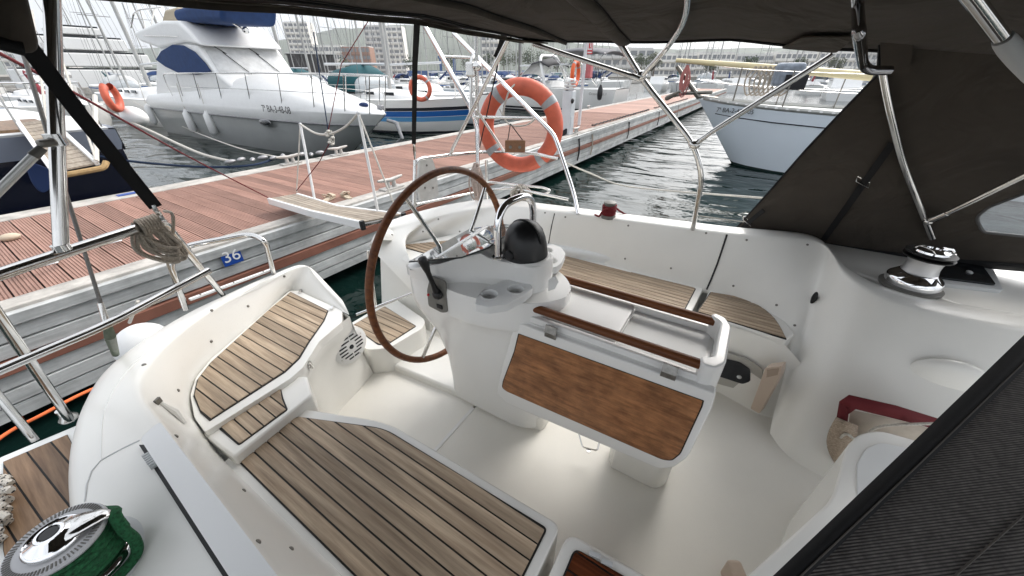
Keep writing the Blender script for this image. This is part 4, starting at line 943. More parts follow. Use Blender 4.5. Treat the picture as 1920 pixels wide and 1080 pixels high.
# ---- strap, stay, poles on the starboard side
pa = [Y(96, -60, 1.29), Y(104, 200, 1.27), Y(115, 468, 1.25)]
bim = thing('bimini_top', 'dark brown bimini canopy on stainless bows over the cockpit', 'canopy', (1.1, .4, 1.3))
pipe('bow_leg', pa, .0125, steel, bim, 0, 14)
for q, h_ in ((Y(104, 262, 1.266), .012), (Y(115, 464, 1.25), .007)): MB().lathe([(.0155, -h_), (.0155, h_)], q, None, 16).build('leg_collar', steel, bim)
mb = MB(); mb.box(Y(88, 268, 1.25), (.03, .018, .016), .4); mb.build('leg_clamp', rustw_d, bim, bevel=.006)
pipe('strut_tube', [FD(-60, 415, .62), FD(66, 290, .70)], .0072, mat('white tube', (.72, .72, .70), .3, .35, noise=.06, nscale=30), bim, 0, 16)
MB().tube([FD(62, 293, .695), FD(80, 277, .71)], [.0082, .007], 14).build('strut_cap', greyp, bim)
def flat(name, pts, w, m, parent, th=.002, nrm=None):
    P = [V(p) for p in pts]; rows = []
    for i, q in enumerate(P):
        t = (P[min(i+1, len(P)-1)]-P[max(i-1, 0)]).normalized(); vdir = (q-EYE).normalized() if nrm is None else V(nrm); s_ = t.cross(vdir).normalized()*w/2
        ww = t.cross(s_).normalized()*th
        rows.append([q-s_, q+s_, q+s_+ww, q-s_+ww])
    return MB().loft(rows, closed=True, capends=True).build(name, m, parent, smooth=30)
flat('tie_strap', [Y(40, 70, 1.15), Y(150, 215, 1.2), Y(240, 325, 1.25), Y(292, 388, 1.29)], .028, webb, bim)
mb = MB(); mb.tube(catmull([Y(286, 384, 1.29), Y(293, 395, 1.29), Y(299, 402, 1.3), Z(305, 412, 1.76)], 5), .006, 8); mb.build('shackle', steel, bim)
pipe('backstay', [Y(-20, -110, 1.6), Y(118, 345, 1.53), Y(190, 572, 1.50)], .0048, mat('wire', (.22, .21, .20), .45, .7, noise=.3, nscale=400))
mb = MB(); mb.tube([Y(188, 568, 1.5), Y(200, 606, 1.49)], [.007, .009], 10); mb.build('backstay_swage', steel, boat)
mb = MB(); mb.tube([Y(199, 604, 1.49), Y(206, 630, 1.47), Z(217, 664, 1.16)], [.010, .013, .011], 10); mb.build('turnbuckle_cover', mat('green grey sleeve', (.14, .17, .12), .5, noise=.4, nscale=60), boat)
c = Y(272, 648, 2.1); fb = thing('fender_ball', 'round white fender hung outside the starboard quarter', 'fender', c); MB().ell(c, .105, seg=24, rings=16).build('ball', whitep, fb)
mb = MB(); mb.tube([c+V((0, 0, .13)), c+V((.05, -.1, .25))], .006, 8); mb.build('lanyard', rope_w, fb)
mb = MB(); mb.tube(catmull([Z(-40, 850, .2), Z(20, 808, .2), Z(80, 777, .22), Z(150, 740, .2), Z(230, 705, .1)], 6), .011, 8); tag(mb.build('mooring_line', rope_o), 'orange line running over dark water beside the starboard quarter', 'rope')
# ---- starboard winch with green rope
gw = thing('green_rope', 'dark green rope wound in turns on the chrome winch at lower left', 'rope', Z(212, 1052, 1.36))
s = .78; wc = Z(104, 1010, 1.205+.158*s)-V((0, 0, .158*s))
MB().lathe([(.23*s, -.10), (.215*s, -.035), (.195*s, -.012), (.17*s, -.004), (0, -.003)], wc, None, 48).build('winch_pad', gel, boat)
P_ = [on(coam_s, u, v, .0004)[0] for u, v in ((262, 826), (240, 836), (215, 849), (190, 863), (172, 884), (163, 910), (160, 940))]
MB().tube([q for q in P_ if q is not None], .0022, 6).build('panel_joint', lgrey, boat)
P_ = [on(coam_s, u, v, .0003)[0] for u, v in ((545, 506), (450, 556), (360, 600), (285, 652), (228, 708), (196, 770), (190, 830), (190, 863))]
MB().tube(catmull([q for q in P_ if q is not None], 5), .0016, 6).build('panel_edge', geld, boat)
winch_o = MB().lathe([(.126*s, -.02), (.128*s, .006), (.125*s, .014), (.105*s, .022)], wc, None, 44).build('winch', lgrey, boat)
MB().lathe([(.097*s, .018*s), (.094*s, .034*s), (.086*s, .044*s), (.06*s, .05*s)], wc, None, 44).build('drum_base', chrome, winch_o)
MB().lathe([(.058*s, .04*s), (.055*s, .15*s)], wc, None, 32).build('drum', blackp, winch_o)
disc = mat('winch plate', (.52, .52, .53), .4, .25)
MB().lathe([(.06*s, .138*s), (.088*s, .142*s), (.0915*s, .149*s), (.088*s, .157*s), (.045*s, .1585*s)], wc, None, 48).build('stripper_plate', disc, winch_o)
mb = MB()
for k in range(72):
    a = 2*math.pi*k/72; R = Matrix.Rotation(a, 3, 'Z')
    mb.box(wc+R @ V((.079*s, 0, .1582*s)), (.013*s, .0028*s, .0016*s), R=R)
mb.build('plate_ribs', greyp, winch_o, smooth=0)
MB().lathe([(.057*s, .155*s), (.056*s, .166*s), (.052*s, .17*s), (.050*s, .1685*s), (.048*s, .171*s), (.028*s, .18*s), (.026*s, .184*s), (.020*s, .185*s), (.018*s, .172*s), (0, .171*s)], wc, None, 44).build('cap', chrome, winch_o)
mb = MB(); mb.lathe([(.0175*s, .1845*s), (.0165*s, .1735*s), (0, .173*s)], wc, None, 8); mb.build('handle_socket', blackp, winch_o, smooth=0)
d0 = (V((wc.x+.4, wc.y-.15, 0))-V((wc.x, wc.y, 0))).normalized(); d1 = V((-d0.y, d0.x, 0))
fa = [wc+d0*.0*s+V((0, 0, .172*s)), wc+d0*.055*s+V((0, 0, .171*s)), wc+d0*.088*s+V((0, 0, .166*s)), wc+d0*.100*s+V((0, 0, .155*s)), wc+d0*.103*s+V((0, 0, .14*s))]
rows = []
for q, w in zip(fa, (.044, .03, .018, .012, .009)):
    rows.append([q-d1*w*s, q-d1*w*.5*s+V((0, 0, .006*s)), q+d1*w*.5*s+V((0, 0, .006*s)), q+d1*w*s])
MB().loft(rows).build('feeder_arm', steel, winch_o, smooth=60, solid=.006)
def wraps(c, r0, z0, z1, turns, rr_, seed, tail=None, phase=0):
    rn = random.Random(seed); P = []; N = turns*22
    for i in range(N+1):
        a = phase+2*math.pi*i/22; t = i/N; r_ = r0+.0022*math.sin(3.3*a)+rn.uniform(-.0006, .0006)
        P.append(V(c)+V((r_*math.cos(a), r_*math.sin(a), z0+(z1-z0)*t+.002*math.sin(2*a+seed))))
    if tail: P += tail
    return P
mb = MB(); mb.tube(wraps(wc, .077*s, .052*s, .128*s, 6, .009, 2), .0088, 9)
mb.build('wraps', rope_g, gw, smooth=70)
mb = MB(); mb.tube(wraps(wc, .088*s, .058*s, .122*s, 4, .009, 5, phase=1.3), .0085, 9); mb.build('wraps', rope_g, gw, smooth=70)
e = wc+d0*.09*s
mb = MB(); mb.tube(catmull([wc+d0*.07*s+d1*.05*s+V((0, 0, .125*s)), wc+d0*.098*s+d1*.018*s+V((0, 0, .14*s)), wc+d0*.104*s-d1*.006*s+V((0, 0, .148*s)), wc+d0*.108*s-d1*.03*s+V((0, 0, .11*s)), wc+d0*.11*s-d1*.035*s+V((0, 0, .06*s)), wc+d0*.10*s-d1*.06*s+V((0, 0, .03*s)), wc+d0*.05*s-d1*.11*s+V((0, 0, .03*s))], 8), .0102, 9); mb.build('tail', rope_g, gw, smooth=70)
# ---- red rope on the port quarter winch
c = Z(1140, 408, 1.235)
pw_ = MB().lathe([(.05, 0), (.05, .015), (.038, .03), (.034, .09), (.042, .10), (.042, .112), (.02, .12), (0, .12)], c, None, 28).build('winch', greyp, boat)
rd = thing('red_rope', 'dark red rope wound on the small winch on the port coaming', 'rope', c)
mb = MB(); mb.tube(wraps(c, .043, .025, .09, 6, .007, 4, tail=[c+V((.07, -.05, .04)), c+V((.09, -.10, .012))]), .0068, 8); mb.build('wraps', rope_r, rd, smooth=70)
mb = MB(); mb.tube(catmull([c+V((-.05, .0, .08)), c+V((-.06, .03, .05)), c+V((-.045, .05, .015)), c+V((-.02, .09, .01))], 6), .0068, 8); mb.build('tail', rope_r, rd, smooth=70)
# ================================================================ bimini canvas
ex = [(-.9, 2.205), (-.3, 2.225), (.22, 2.25), (.42, 2.263), (.76, 2.28), (1.33, 2.295), (2.2, 2.28), (2.4, 2.265)]
py_ = [(1.6, 2.28), (1.28, 2.272), (.71, 2.232), (.19, 2.222), (-.19, 2.18), (-.7, 2.14), (-1.5, 2.1)]
def interp(tab, x):
    tab = sorted(tab)
    if x <= tab[0][0]: return tab[0][1]
    for (a, fa_), (b, fb_) in zip(tab, tab[1:]):
        if x <= b: return fa_+(fb_-fa_)*(x-a)/(b-a)
    return tab[-1][1]
def zcan(x, y):
    w = max(0, min(1, (x-.2)/2.0)); r = max(0, min(1, (1.3-y)/.9))
    z = interp(ex, x)+(interp(py_, y)-2.272)*w
    z += .13*math.sin(math.pi*max(0, min(1, (x+.9)/3.15)))*math.sin(r*math.pi/2)
    for yb_ in (.75, .30): z += -.014*math.exp(-((y-(yb_+.18))/.14)**2)*math.sin(math.pi*max(0, min(1, (x+.6)/2.85)))
    z += .004*math.sin(x*9+y*4)*math.sin(y*7-x*3)
    return z
def xport(y): return 2.21
NX, NY = 48, 40
rows = []
for j in range(NY+1):
    y = 1.3-(j/NY)*2.3
    rows.append([V((-.75+(2.21+.75)*i/NX, y+.0, zcan(-.75+(2.21+.75)*i/NX, y))) for i in range(NX+1)])
# the port-aft corner is drawn in to the strut, the forward port corner comes to the diagonal tube
MB().loft(rows).build('canopy_canvas', canvas, bim, smooth=70, solid=-.003)
def along(f, n=24): return [f(i/n) for i in range(n+1)]
pt = lambda x, y, dz=0: V((x, y, zcan(x, y)+dz))
mb = MB(); mb.loft([[pt(x, 1.285, -.005) for x in [-.75+2.96*i/40 for i in range(41)]], [pt(x, 1.3, -.004)+V((0, .004, 0)) for x in [-.75+2.96*i/40 for i in range(41)]], [pt(x, 1.303, -.022) for x in [-.75+2.96*i/40 for i in range(41)]]]); mb.build('hem', canvas, bim, solid=.004, smooth=60)
mb = MB(); mb.tube([pt(-.75+2.96*i/40, 1.26, -.003) for i in range(41)], .0035, 6); mb.tube([pt(-.75+2.96*i/40, 1.24, -.003) for i in range(41)], .002, 6); mb.build('seam', webb, bim)
mb = MB(); mb.tube([pt(2.20, 1.3-2.2*i/40, -.004) for i in range(41)], .006, 6); mb.build('edge_binding', webb, bim)
# pockets that hold the bows
def pocket(y0, y1, w):
    mb = MB(); rws = []
    for k in (-1, -.5, 0, .5, 1):
        rws.append([pt(-.7+2.9*i/40, y0+(y1-y0)*i/40+k*w/2, -.006-.016*(1-k*k)) for i in range(41)])
    mb.loft(rws); mb.build('bow_pocket', canvas, bim, solid=.002, smooth=60)
    mb = MB()
    for k in (-1.08, 1.08): mb.tube([pt(-.7+2.9*i/40, y0+(y1-y0)*i/40+k*w/2, -.004) for i in range(41)], .0022, 5)
    mb.build('seam', webb, bim)
pocket(.55, .70, .085); pocket(1.05, 1.02, .02)
mb = MB(); mb.slab(fillet([pt(2.2, 1.3, -.012), pt(2.2, 1.12, -.012), pt(2.08, 1.2, -.014), pt(2.02, 1.3, -.012)], .02, 3, True), (0, 0, -.006)); mb.build('corner_patch', canvas, bim, bevel=.002)
mb = MB(); mb.slab(fillet([pt(2.2, -.2, -.012), pt(2.2, -.0, -.012), pt(2.02, -.06, -.014), pt(2.0, -.22, -.012)], .02, 3, True), (0, 0, -.006)); mb.build('corner_patch', canvas, bim, bevel=.002)
def under(u, v, dz=.015):
    d = ray(u, v); lo, hi = .1/d.length, 4.0/d.dot(FW)*FPX/FPX
    t = .0005
    for i in range(4000):
        p = EYE+d*t
        if p.z >= zcan(p.x, p.y)-dz: return p
        t += .000004*FPX/FPX*1.0
    return p
# stainless bows on the port side
pipe('bow_leg', [Z(1299, 430, 1.25), X(1317, 330, 2.27), X(1302, 272, 2.25), X(1205, 150, 2.23), X(1166, 86, 2.2), X(1160, 78, 2.2)], .0145, steel, bim, .12, 14)
pipe('strut_tube', [X(1000, 82, 2.2), X(1192, 145, 2.2)], .0125, steel, bim, 0, 12)
pipe('strut_tube', [X(1303, 270, 2.24), X(1335, 247, 2.23), X(1562, 103, 2.2)], .0125, steel, bim, 0, 12)
pipe('bow_leg', [X(1206, 140, 2.2), X(1250, 92, 2.15), under(1278, 50), under(1288, 20), under(1290, -10), under(1288, -60)], .0125, steel, bim, .1, 12)
for (u, v, x) in ((1203, 142, 2.215), (1302, 271, 2.245)):
    MB().ell(X(u, v, x), (.026, .03, .026)).build('joint_fitting', steel, bim)
for (u, v, x, u2, v2) in ((1185, 142, 2.2, 1200, 148), (1305, 269, 2.24, 1325, 254)):
    MB().tube([X(u, v, x), X(u2, v2, x)], [.016, .014], 12).build('tube_end', steel, bim)
MB().tube([X(1218, 130, 2.2), X(1236, 108, 2.19)], .0165, 12).build('tube_end', greyp, bim)
# aft quarter tube from the canopy to the rail, brace and wrapped strap
pipe('strut_tube', [X(1003, -30, 2.02), X(985, 10, 2.05), Y(848, 280, 1.93), Y(845, 290, 1.95)], .0125, steel, bim, .05, 12)
pipe('strut_tube', [PL(893, 205, Y(890, 210, 1.75), FH), X(945, 284, 2.53)], .0105, steel, bim, 0, 10)
flat('tie_strap', [X(968, -20, 2.0), X(952, 40, 2.05), X(938, 90, 2.1), X(930, 108, 2.12)], .035, webb, bim)
mb = MB(); mb.tube([X(930, 108, 2.12), X(934, 118, 2.12), Y(905, 250, 1.85), Y(893, 305, 1.9)], .0045, 6); mb.build('tie_cord', rope_k, bim)
flat('tie_strap', [pt(1.34, 1.3, -.02), Y(778, 120, 1.5), Y(776, 270, 1.85)], .026, webb, bim)
mb = MB(); mb.tube([Y(776, 268, 1.85), Y(777, 283, 1.87), Y(778, 298, 1.92)], [.006, .011, .006], 8); mb.build('shackle', steel, bim)
# rolled flap at top left
mb = MB(); mb.tube(catmull([Y(-22, -60, 1.0), Y(-6, 0, 1.0), Y(10, 56, 1.02), Y(22, 92, 1.03)], 6), [.03]*12+[.03, .03, .029, .028, .026, .022, .016][:7], 14); mb.build('rolled_flap', canvas, bim)
mb = MB(); mb.tube([Y(-4, 80, 1.0), Y(44, 92, 1.0)], .010, 10); mb.build('flap_roll', webb, bim)
# ================================================================ sprayhood
sh = thing('sprayhood', 'dark brown sprayhood side with clear window on the port deck', 'sprayhood', (2.2, -.6, 1.3))
SP, SN = V((2.77, 0, 1.2)), V((1, 0, .62))
def sp(u, v, d=0.0): return PL(u, v, SP+V((-d, 0, 0)), SN)
def holed(outer, holes, off, name, m, parent):
    bm = bmesh.new(); es = []
    for loop in [outer]+holes:
        vs = [bm.verts.new(p) for p in loop]; es += [bm.edges.new((vs[i], vs[(i+1) % len(vs)])) for i in range(len(vs))]
    bmesh.ops.triangle_fill(bm, use_beauty=True, use_dissolve=False, edges=es)
    bmesh.ops.subdivide_edges(bm, edges=bm.edges[:], cuts=0)
    me = bpy.data.meshes.new(name); bm.to_mesh(me); bm.free(); me.materials.append(m)
    o = bpy.data.objects.new(name, me); S.collection.objects.link(o); attach(o, parent)
    md = o.modifiers.new('thickness', 'SOLIDIFY'); md.thickness = off; md.offset = 0
    return o
out_px = [(1366, 438), (1384, 424), (1440, 362), (1512, 280), (1580, 208), (1646, 140), (1652, 60), (1656, -80), (1900, -160), (2300, -160), (2300, 552), (1920, 499), (1800, 490), (1660, 475), (1540, 458)]
win_px = fillet([(1830, 408, 0), (1852, 389, 0), (2150, 275, 0), (2150, 472, 0), (1920, 443, 0), (1842, 435, 0)], 10, 4, True)
holed([sp(u, v) for u, v in out_px], [[sp(p.x, p.y) for p in win_px]], .003, 'side_panel', canvas, sh)
cw = [sp(p.x, p.y) for p in win_px]
gm = bpy.data.materials.new('clear vinyl'); gm.use_nodes = True
n = gm.node_tree.nodes; l = gm.node_tree.links; p = n['Principled BSDF']; p.inputs['Base Color'].default_value = (.7, .72, .74, 1); p.inputs['Roughness'].default_value = .12
tr_ = n.new('ShaderNodeBsdfTransparent'); mxs = n.new('ShaderNodeMixShader'); mxs.inputs[0].default_value = .3; l.new(tr_.outputs[0], mxs.inputs[1]); l.new(p.outputs[0], mxs.inputs[2]); l.new(mxs.outputs[0], n['Material Output'].inputs['Surface'])
MB().slab(cw, (.0015, 0, 0)).build('window_pane', gm, sh, smooth=0)
mb = MB(); mb.tube(cw, .007, 6, closed=True); mb.build('window_frame', mat('grey welt', (.10, .10, .10), .6), sh)
mb = MB(); mb.tube([sp(u, v, .004) for u, v in out_px[:8]], .006, 6); mb.build('edge_binding', webb, sh)
mb = MB(); mb.loft([[sp(u, v, .006) for u, v in ((1370, 434), (1540, 455), (1660, 471), (1800, 486), (1920, 495), (2300, 546))], [sp(u, v, .006) for u, v in ((1366, 444), (1540, 466), (1660, 483), (1800, 499), (1920, 509), (2300, 560))]]); mb.build('foot_band', webb, sh, solid=.002)
pipe('hood_bow', [sp(1654, 132, .02), sp(1664, 190, .03), sp(1690, 300, .035), sp(1720, 375, .035), sp(1748, 446, .02)], .0145, steel, sh, .2, 12)
pipe('hood_strut', [sp(1738, 416, .05), sp(1770, 403, .05), sp(1960, 310, .06)], .012, steel, sh, 0, 12)
MB().ell(sp(1740, 415, .045), (.02, .02, .018)).build('strut_joint', steel, sh)
MB().tube([sp(1752, 411, .05), sp(1776, 400, .05)], .0155, 12).build('strut_joint', steel, sh)
pipe('hood_handrail', [under(1605, -40, .02), under(1608, 10, .02), X(1611, 60, 1.45), X(1617, 118, 1.8), X(1627, 132, 1.85), X(1668, 132, 1.9)], .0145, mat('dark polished tube', (.35, .35, .36), .1, 1), sh, .04, 14)
fl = [sp(u, v, .03) for u, v in ((1654, -80), (1770, -80), (1738, 0), (1716, 60), (1704, 138), (1652, 142), (1650, 60))]
MB().slab(fl, (-.003, 0, 0)).build('side_flap', canvas, sh, smooth=0)
flat('tie_strap', [sp(1674, 268, .02), sp(1618, 346, .012), sp(1544, 450, .008)], .030, webb, sh)
flat('tie_strap', [sp(1432, 394, .012), sp(1402, 418, .012), sp(1380, 440, .012)], .026, webb, sh)
for (a, b) in (((1605, 340), (1628, 352)), ((1393, 412), (1408, 424))):
    q0, q1 = sp(*a, .016), sp(*b, .016); MB().tube([q0, q1, q1+V((0, .004, .025)), q0+V((0, .004, .025))], .003, 6, closed=True).build('buckle', steel, sh)
pipe('hood_tube', [FD(1770, -70, .62), FD(1826, 0, .64), FD(1890, 86, .66)], .0095, steel, sh, 0, 16)
mb = MB(); mb.tube(catmull([FD(1880, 72, .655), FD(1902, 100, .66), FD(1945, 150, .67)], 4), [.011, .012, .0125, .013, .013, .013, .0125, .012, .011][:9], 14); mb.build('tube_socket', lgrey, sh)
rows = []
for y_ in (-.30, -.34, -.7, -1.2, -1.8, -2.4):
    rows.append([V((x_, y_, 2.28+.20*math.sin(math.pi*max(0, min(1, (x_-.2)/1.9)))-.10*max(0, -y_-.9)+(.02 if y_ < -.32 else 0))) for x_ in [.25+1.8*i/12 for i in range(13)]])
MB().loft(rows).build('roof_canvas', canvas, sh, solid=.003, smooth=70)
# ================================================================ mesh cover close by, bottom right
cv = thing('mesh_cover', 'grey woven mesh cover with wide black bound edge at the lower right', 'cover', Z(1700, 1000, 1.45))
A0, A1 = Z(1449, 1080, 1.44), Z(1920, 628, 1.52)
cn = (A1-A0).cross(Z(1900, 1080, 1.47)-A0).normalized()
def cp(u, v, d=0): return PL(u, v, A0+cn*(-d), cn)
if cn.z < 0: cn = -cn
wov = bpy.data.materials.new('woven mesh'); wov.use_nodes = True
n = wov.node_tree.nodes; l = wov.node_tree.links; p = n['Principled BSDF']; p.inputs['Roughness'].default_value = .8
tc = n.new('ShaderNodeTexCoord'); mp = n.new('ShaderNodeMapping'); mp.inputs['Rotation'].default_value = (0, 0, math.radians(58-4)); l.new(tc.outputs['Object'], mp.inputs[0])
wv = n.new('ShaderNodeTexWave'); wv.bands_direction = 'Y'; wv.inputs['Scale'].default_value = 72; wv.inputs['Distortion'].default_value = .6; wv.inputs['Detail'].default_value = 2; wv.inputs['Detail Scale'].default_value = 20; l.new(mp.outputs[0], wv.inputs['Vector'])
wx = n.new('ShaderNodeTexNoise'); wx.inputs['Scale'].default_value = 90; wx.inputs['Detail'].default_value = 3; l.new(tc.outputs['Object'], wx.inputs['Vector'])
mu = n.new('ShaderNodeMath'); mu.operation = 'MULTIPLY'; l.new(wv.outputs['Fac'], mu.inputs[0]); l.new(wx.outputs['Fac'], mu.inputs[1])
mx = n.new('ShaderNodeMix'); mx.data_type = 'RGBA'; mx.inputs['A'].default_value = (.02, .018, .017, 1); mx.inputs['B'].default_value = (.34, .31, .29, 1); l.new(mu.outputs[0], mx.inputs['Factor']); l.new(mx.outputs['Result'], p.inputs['Base Color'])
bp = n.new('ShaderNodeBump'); bp.inputs['Strength'].default_value = .5; bp.inputs['Distance'].default_value = .001; l.new(wv.outputs['Fac'], bp.inputs['Height']); l.new(bp.outputs[0], p.inputs['Normal'])
MB().slab([cp(1480, 1080), cp(1920, 665), cp(2300, 330), cp(2300, 1500), cp(1100, 1440)], -cn*.002).build('mesh_sheet', wov, cv, smooth=0)
e0 = [cp(u, v, -.004) for u, v in ((1060, 1450), (1449, 1080), (1690, 850), (1920, 628), (2300, 262))]; e1 = [cp(u, v, -.004) for u, v in ((1140, 1440), (1514, 1080), (1735, 872), (1950, 664), (2320, 310))]
em = [a.lerp(b, .5)+cn*.006 for a, b in zip(e0, e1)]
MB().loft([e0, em, e1]).build('edge_binding', webb, cv, solid=.004, smooth=60)
mb = MB(); mb.tube([a.lerp(b, .82)+cn*.004 for a, b in zip(e0, e1)], .0012, 5); mb.tube([cp(1790, 1080, -.002), cp(1920, 965, -.002), cp(2300, 640, -.002)], .0016, 5); mb.build('stitching', mat('thread', (.10, .09, .08), .8), cv)
# maroon rope bag on the bulkhead
bg_ = thing('rope_bag', 'beige mesh rope bag with maroon rim on the curved white cockpit side', 'rope bag', Z(1600, 830, .8))
xb = lambda u, v, d=0: PL(u, v, V((1.62-d, -.75, .8)), V((1, .28, .12)))
mb = MB(); rim = [xb(*p_) for p_ in ((1572, 752), (1592, 741), (1755, 784), (1762, 800), (1740, 806), (1610, 772), (1592, 776), (1577, 830), (1560, 838))]
flatb = MB().loft([[xb(1574, 752), xb(1592, 740), xb(1680, 760), xb(1770, 788)], [xb(1590, 776, .02), xb(1604, 766, .02), xb(1680, 785, .02), xb(1762, 806, .02)]]).build('rim_band', maroon, bg_, solid=.004)
MB().loft([[xb(1574, 752), xb(1566, 800), xb(1560, 842)], [xb(1592, 768, .02), xb(1588, 806, .02), xb(1580, 838, .02)]]).build('rim_band', maroon, bg_, solid=.004)
MB().loft([[xb(1594, 768, -.03), xb(1680, 786, -.03), xb(1770, 810, -.03)], [xb(1585, 836, -.04), xb(1690, 840, -.04), xb(1780, 850, -.04)]]).build('back_cloth', mat('bag inside', (.50, .44, .37), .8, noise=.2, nscale=12), bg_, solid=.003)
mb = MB(); gr = []
for i in range(9):
    t = i/8; gr.append([xb(1568-18*math.sin(math.pi*t)*(1-.2*k)+k*10, 782+90*t+k*4, .012+.02*math.sin(math.pi*k/4)) for k in range(5)])
mb.loft(gr).build('net_pouch', netm, bg_, solid=.003)
mb = MB(); mb.tube(catmull([xb(1576, 820, .03), xb(1588, 814, .04), xb(1612, 826, .03), xb(1650, 800, .03), xb(1760, 794, .05)], 8), .0055, 8); tag(mb.build('white_line', rope_w), 'white flecked line lying over the maroon rim of the rope bag', 'rope')
# ================================================================ gangway
gz0, gz1 = .985, .90
gw_ = thing('gangway', 'folding white gangway with grey slats and two posts laid from our stern to the dock', 'gangway', Z(620, 395, .9))
Na, Nb, Fa, Fb = Z(677, 416, gz0), Z(755, 401, gz0), Z(503, 372, gz1), Z(557, 363, gz1)
Ma, Mb_ = Z(582, 395, gz0-.05), Z(634, 386, gz0-.05)
greyt = mat('grey slat wood', (.36, .31, .25), .7, noise=1, nscale=1, dark=(.22, .18, .14), stretch=(40, 4, 40), objvar=.15, detail=6)
for A_, B_ in ((Na, Ma), (Ma, Fa), (Nb, Mb_), (Mb_, Fb)):
    MB().bar(A_+V((0, 0, -.03)), B_+V((0, 0, -.03)), .028, .072).build('side_beam', whitep, gw_, bevel=.006)
for (a0, a1, b0, b1) in ((Na, Ma, Nb, Mb_), (Ma, Fa, Mb_, Fb)):
    for k in range(6):
        t0, t1 = .06+.15*k, .06+.15*k+.135
        MB().slab([a0.lerp(b0, t0), a1.lerp(b1, t0), a1.lerp(b1, t1), a0.lerp(b0, t1)], (0, 0, -.014)).build('slat', greyt, gw_, smooth=0)
for A_ in (Na, Nb): MB().box(A_+V((0, -.01, -.03)), (.04, .03, .085)).build('end_cap', blackp, gw_, bevel=.004)
MB().tube([Na+V((0, 0, -.035)), Nb+V((0, 0, -.035))], .010, 8).build('cross_tube', steel, gw_)
p1b, p2b = Fb.lerp(Mb_, .45), Nb.lerp(Mb_, .36)
p1t, p2t = PL(563, 233, Fb+V((0, -.1, 0)), FH), PL(672, 212, Nb.lerp(Mb_, .4), FH)
for a, b in ((p1b, p1t), (p2b, p2t)): MB().tube([a+V((0, 0, -.03)), b], .013, 10).build('post', whitep, gw_); MB().ell(b, .016).build('post_knob', lgrey, gw_)
mb = MB(); mid = p1t.lerp(p2t, .5)+V((0, 0, -.13))
mb.tube(catmull([p1t, p1t.lerp(mid, .5)+V((0, 0, -.04)), mid, p2t.lerp(mid, .45)+V((0, 0, -.03)), p2t], 8), .0105, 8); mb.tube([p1t, Fb+V((0, 0, .02))], .007, 7); mb.tube([p2t, Nb.lerp(Mb_, .08)+V((0, 0, .02))], .0075, 7); mb.build('hand_rope', rope_w, gw_)
c = PL(617, 252, mid, FH); topc = PL(600, 132, mid+V((.2, .6, .9)), FH)
lft = thing('gangway_lift', 'hoisting lines with shackle and knot that hold the gangway rope up', 'hoist line', c)
mb = MB(); mb.tube([c+V((0, 0, .03)), PL(598, 130, c, FH), PL(588, 60, c, FH)], .005, 6); mb.build('lift_line', rope_n, lft)
mb = MB(); mb.tube([c+V((0, 0, .03)), PL(640, 120, c, FH), PL(690, 40, c, FH)], .004, 6); mb.build('lift_line', rope_r, lft)
mb = MB(); mb.tube([c+V((0, 0, -.06)), PL(598, 305, c, FH), Fb+V((0, 0, .03))], .0045, 6); mb.build('lift_line', rope_r, lft)
mb = MB()
rr = random.Random(9)
for k in range(7): mb.ell(c+V((rr.uniform(-.02, .02), rr.uniform(-.02, .02), .03-.02*k)), (.02, .018, .014), seg=8, rings=6)
mb.tube([c+V((.03, 0, .03)), c+V((.045, 0, -.03)), c+V((.03, 0, -.09)), c+V((.01, 0, -.06))], .006, 7); mb.build('knot', rope_w, lft)
# lines leading off our port quarter
def line(name, label, pts, r, m, cat='rope', n=8):
    return tag(MB().tube(catmull(pts, n), r, 6).build(name, m), label, cat)
line('mooring_line', 'white stern line slanting from our port rail over the water to the right', [X(1052, 300, 2.62), X(1100, 322, 2.8), Y(1180, 350, .9), Y(1440, 372, -.2)], .0075, rope_w)
line('lifeline', 'white wire lifeline low on the port side between rail post and hood', [X(1308, 404, 2.3), X(1395, 416, 2.34)], .0035, rope_w, 'lifeline')
line('mooring_line', 'thin red line crossing over the dock to the gangway tip', [Y(-40, 80, 1.9), Y(150, 180, 2.6), Y(350, 292, 3.6), Fa+V((0, 0, .01))], .0055, rope_r)
# ================================================================ neighbouring boats
def frame(o, d):
    d = V(d).normalized(); t = V((-d.y, d.x, 0)); o = V(o)
    return lambda s, w, z: V((o.x+d.x*s+t.x*w, o.y+d.y*s+t.y*w, z))
def hull_loft(fr, st, levels, name, m, parent, deck=True, deckm=None):
    """st: (s, halfbeam, sheer z, stem offset at waterline); levels: list of (fraction of height, width factor) from the sheer down"""
    rows = []
    for s, hb, zs, so in st:
        row = []
        for sg, seq in ((1, levels), (-1, levels[::-1])):
            for t, w in seq: row.append(fr(s+so*t, sg*hb*w, zs+(WL-.35-zs)*t))
        rows.append(row)
    return rows
# ---- white and grey motor cruiser, bow to the dock
L_ = thing('motor_cruiser', 'white and grey motor cruiser with blue window covers moored bow to the dock', 'motor boat', (7.84, 15, WL))
fm = frame((7.84, 9.25, 0), (0, 1, 0))
st = [(0, .02, 1.10, 2.6), (.5, .42, 1.12, 2.1), (1.3, .82, 1.14, 1.5), (2.6, 1.15, 1.17, .8), (4.5, 1.36, 1.2, .2), (8, 1.46, 1.2, 0), (13.5, 1.40, 1.2, 0)]
def sect(st, ts, fr):
    rows = []
    for s, hb, zs, so in st:
        r = []
        for t, w in ts: r.append(fr(s+so*t, hb*w, zs+(WL-.4-zs)*t))
        rows.append(r)
    return rows
def both(st, ts, fr, name, m, parent, bev=0):
    mb = MB(); mb.loft(sect(st, ts, fr)); mb.loft(sect([(a, -b, c, d) for a, b, c, d in st], ts, fr)); 
    a, b = sect(st, ts, fr)[-1], sect([(a, -b, c, d) for a, b, c, d in st], ts, fr)[-1]; mb.loft([a, b])
    return mb.build(name, m, parent, smooth=50)
